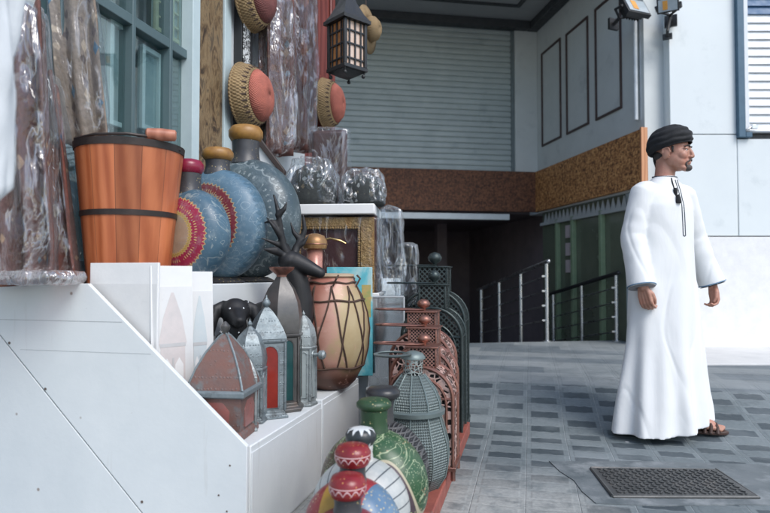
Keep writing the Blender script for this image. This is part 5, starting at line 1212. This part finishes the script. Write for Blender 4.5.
# turban: a thick cap wound with folds
TUR = plain('black_turban_cloth', (.010, .011, .013), (.018, .019, .021), .85, scale=30, bs=180, bst=.5)
m = MB()
TT = Matrix.Translation((0, .022, .068)) @ Matrix.Rotation(R(-13), 4, 'X')
def tur(s, t):
    a = 2 * PI * s; el = -.50 + (PI / 2 + .48) * t
    r_ = max(.002, math.cos(el)) ** .82; z = math.sin(el)
    dn = math.sin(a)                                           # +1 at the nape, -1 at the brow
    fold = .030 * math.sin((z * 6.0 + .9 * math.cos(a - 1.0) + .5 * math.sin(2 * a)) * PI * .9) * (1 - .6 * t) + .05 * noise.noise(Vector((math.cos(a) * 2.5, math.sin(a) * 2.5, z * 5))) + .022 * (.4 - abs(noise.noise(Vector((math.cos(a) * 3 + 5, math.sin(a) * 3, z * 11 + math.cos(a))))))
    k = 1 + fold
    v = Vector((.101 * r_ * math.cos(a) * k, .127 * r_ * math.sin(a) * k, (.100 if z > 0 else .078) * z * (1 + .5 * fold) - .010 * dn * (1 - t)))
    return tuple(HM @ (TT @ v))
m.grid(tur, 72, 40); m.build('turban', TUR, man, smooth=180, solid=.006)
m = MB(); m.ball(hp_(.0, .105, .035), (.04, .035, .04), rot=q3_); m.tube([hp_(.01, .10, .02), hp_(.02, .102, -.03), hp_(.015, .09, -.07), hp_(.03, .085, -.09)], [.020, .013, .010, .005], 10, round_ends=True); m.build('turban_tail', TUR, man, smooth=180, remesh=.005, lap=1)
# robe
ROBE = None
def m_robe():
    g = G('white_robe_cloth'); n = g.noise(3, 4); g.bump(g.math('ADD', g.math('MULTIPLY', g.noise(9, 3, .5, g.mapped(scale=(1, 1, .3)), .6), 1.0), g.math('MULTIPLY', g.noise(500, 2), .05)), .35, .012)
    g.b.inputs['Sheen Weight'].default_value = .1
    return g.done(g.ramp(n, [(.3, (.72, .73, .725)), (.7, (.695, .71, .71))]), .8)
ROBE = m_robe()
rb_ = MB()
rings = [(.035, -.068, .0, .300, .220), (.12, -.06, .0, .292, .212), (.3, -.042, .005, .270, .192), (.5, -.022, .01, .248, .172), (.7, -.008, .015, .229, .156), (.88, .0, .02, .214, .142), (1.05, .0, .02, .205, .132), (1.2, .0, .02, .204, .128), (1.30, .0, .02, .204, .122), (1.36, .004, .025, .192, .110), (1.40, .010, .028, .168, .097), (1.432, .018, .030, .128, .085), (1.458, .024, .030, .088, .075), (1.482, .028, .030, .066, .064)]
def robe_ring(z):
    for A, B in zip(rings, rings[1:]):
        if A[0] <= z <= B[0]:
            k = (z - A[0]) / (B[0] - A[0]); return [A[i] + (B[i] - A[i]) * k for i in range(5)]
    return rings[-1]
def ss(x): x = max(0, min(1, x)); return x * x * (3 - 2 * x)
nr, ns_ = 90, 144; vs = []; fs = []
for j in range(nr + 1):
    z0 = .035 + (1.482 - .035) * (j / nr)
    _, cx, cy, rx, ry = robe_ring(z0); low = ss((.85 - z0) / .8); mid = ss((1.3 - z0) / .5)
    for k in range(ns_):
        a = 2 * PI * k / ns_
        f = .017 * low * math.sin(a * 7 + 1.2 * math.sin(z0 * 3)) + .010 * low * math.sin(a * 12 + 2.1 + z0 * 2) + .009 * mid * math.sin(a * 5 - z0 * 4) + .012 * mid * noise.noise(Vector((math.cos(a) * 2, math.sin(a) * 2, z0 * 1.6)))
        f += .022 * ss((.42 - z0) / .4) * math.exp(-((a - 5.75) / .16) ** 2) - .02 * ss((.5 - z0) / .4) * math.exp(-((a - 5.45) / .12) ** 2)
        # the left hip carries a slanting pull of cloth
        f += .012 * math.exp(-((a - 5.2 - (z0 - .5) * .8) / .10) ** 2) * ss((.95 - z0) / .3) - .010 * math.exp(-((a - 4.2 + (z0 - .5) * .5) / .12) ** 2) * low
        zz_ = z0 + (-.045 * ss((.3 - z0) / .3) * math.cos(a - PI * 1.05) * .8)
        vs.append((cx + (rx + f) * math.cos(a), cy + (ry + f) * math.sin(a), max(.012, zz_)))
for j in range(nr):
    for k in range(ns_): fs.append((j * ns_ + k, j * ns_ + (k + 1) % ns_, (j + 1) * ns_ + (k + 1) % ns_, (j + 1) * ns_ + k))
fs.append(tuple(range(ns_))[::-1]); fs.append(tuple(nr * ns_ + k for k in range(ns_)))
rb_.add(vs, fs)
CUFF = {}
for s in (-1, 1):
    A = ARM[s]; e_ = A[2] + (A[2] - A[1]).normalized() * .045
    P = [A[0] + Vector((-s * .07, 0, .018)), A[0] + Vector((0, 0, -.002)), A[0].lerp(A[1], .5), A[1], A[1].lerp(e_, .5), e_]
    rads = [.060, .068, .066, .066, .069, .077]
    # resample with wrinkles
    pts = []; rr2 = []
    for i in range(len(P) - 1):
        for q in range(10):
            t = q / 10; p = P[i].lerp(P[i + 1], t); r_ = rads[i] + (rads[i + 1] - rads[i]) * t
            g_ = (i + t) / 5; r_ += .0016 * math.sin(g_ * 52 + s) * math.exp(-((g_ - .62) / .16) ** 2) + .0008 * math.sin(g_ * 21); pts.append(p); rr2.append(r_)
    pts.append(P[-1]); rr2.append(rads[-1]); rb_.tube(pts, rr2, 40); CUFF[s] = (P[-1], (P[-1] - P[-2]).normalized(), rads[-1])
def robe_disp(co, n):
    d = .002 * noise.noise(Vector((co.x * 9, co.y * 9, co.z * 4))) + .0009 * noise.noise(Vector((co.x * 22, co.y * 22, co.z * 11)))
    # diagonal pulls from the shoulders and at the elbows
    d -= .011 * max(0, .30 - abs(noise.noise(Vector((co.x * 6 + 3, co.y * 6, co.z * 2.2 + co.x * 2)))) * 2.2)
    d += .0012 * math.sin((co.x * 1.0 + co.z * .55) * 46 + 3 * noise.noise(co * 4)) * ss((1.42 - co.z) / .2) * ss((co.z - .95) / .3) * .6
    return co + n * d
robe = rb_.build('robe', ROBE, man, smooth=180, remesh=.0062, lap=9, disp=robe_disp)
bvh = BVHTree.FromPolygons([v.co.copy() for v in robe.data.vertices], [tuple(p.vertices) for p in robe.data.polygons])
def front(x, z, off=.002):
    h = bvh.ray_cast(Vector((x, -1, z)), Vector((0, 1, 0)))
    return (h[0] + Vector((0, -off, 0))) if h[0] else Vector((x, -.1, z))
NAVY = plain('navy_trim', (.025, .04, .06), (.035, .05, .07), .7, bs=300, bst=.3)
for x in (.008, .026):
    m = MB(); m.tube([front(x + .016 - .016 * min(1, i / 14), 1.455 - .0117 * i, .0008) for i in range(29)], .0028, 6); m.build('placket_trim', NAVY, robe)
m = MB(); m.tube([front(.008 + .018 * i / 4, 1.1275 - (.006 * math.sin(PI * i / 4)), .0008) for i in range(5)], .0028, 6); m.build('placket_end', NAVY, robe)
m = MB(); m.tube([(.028 + .066 * math.cos(2 * PI * i / 40), .030 + .066 * math.sin(2 * PI * i / 40), 1.480 - .006 * math.sin(2 * PI * i / 40 + PI)) for i in range(40)], .0042, 8, closed=True); m.build('collar_piping', NAVY, robe)
for s in (-1, 1):
    c, d, r_ = CUFF[s]; u_ = d.orthogonal().normalized(); v_ = d.cross(u_)
    m = MB(); m.tube([c - d * .006 + (u_ * math.cos(2 * PI * i / 40) + v_ * math.sin(2 * PI * i / 40)) * (r_ * .985) for i in range(40)], .0032, 6, closed=True); m.build('cuff_trim', plain('pale_blue_trim', (.12, .22, .33), (.10, .19, .29), .7), robe)
    m = MB(); m.lathe([(.03, 0), (r_ * .93, .0)], 36, c + d * .0035, axis=d, caps=False); m.build('cuff_shade_disc', plain('sleeve_shade', (.30, .31, .33), (.26, .27, .29), .9), robe)  # grey disc on the closed cuff: shade of a sleeve opening as colour
# tassel
m = MB(); p0, p1, p2 = front(-.006, 1.44), front(-.014, 1.385), front(-.016, 1.335)
m.tube([front(.002, 1.465), p0, p1], [.003, .0045, .0045], 8); m.lathe([(.006, 0), (.011, .015), (.012, .03), (.008, .045)], 12, p1 + Vector((0, -.006, -.03)), axis=(0, 0, 1)); m.lathe([(.016, 0), (.017, .01), (.012, .035), (.006, .05)], 14, p2 + Vector((0, -.008, -.025))); m.tube([p1, p2], .004, 8)
m.build('tassel', TUR, robe)
# sandals
LEA = plain('brown_leather_sandal', (.045, .022, .016), (.07, .035, .024), .5, scale=20, bs=60, bst=.3)
for s in (-1, 1):
    hl_, fd = FEET[s]; sd_ = Vector((-fd.y, fd.x, 0))
    def fp(a, o_, z): return hl_ + fd * a + sd_ * o_ + Vector((0, 0, z))
    out = [(-.018, 0), (-.01, .028), (.03, .038), (.10, .040), (.17, .052), (.225, .048), (.262, .022), (.268, -.002), (.25, -.028), (.20, -.046), (.13, -.042), (.05, -.036), (-.008, -.028)]
    P2 = [(fp(a, o_, 0).x, fp(a, o_, 0).y) for a, o_ in out]
    m = MB(); m.prism(P2, .002, .021, 'xy'); so_ = m.build('sandal', LEA, man, bevel=.004)
    m = MB()
    for a0, a1, hh, wd_ in ((.135, .135, .082, .05), (.165, .175, .07, .05), (.20, .205, .056, .05), (.06, .09, .118, .046)):
        m.tube([fp(a0, -wd_, .012), fp((a0 + a1) / 2, -wd_ * .8, hh * .7), fp((a0 + a1) / 2, 0, hh), fp((a0 + a1) / 2, wd_ * .8, hh * .7), fp(a1, wd_, .012)], .010, 8)
    m.build('strap', LEA, so_)
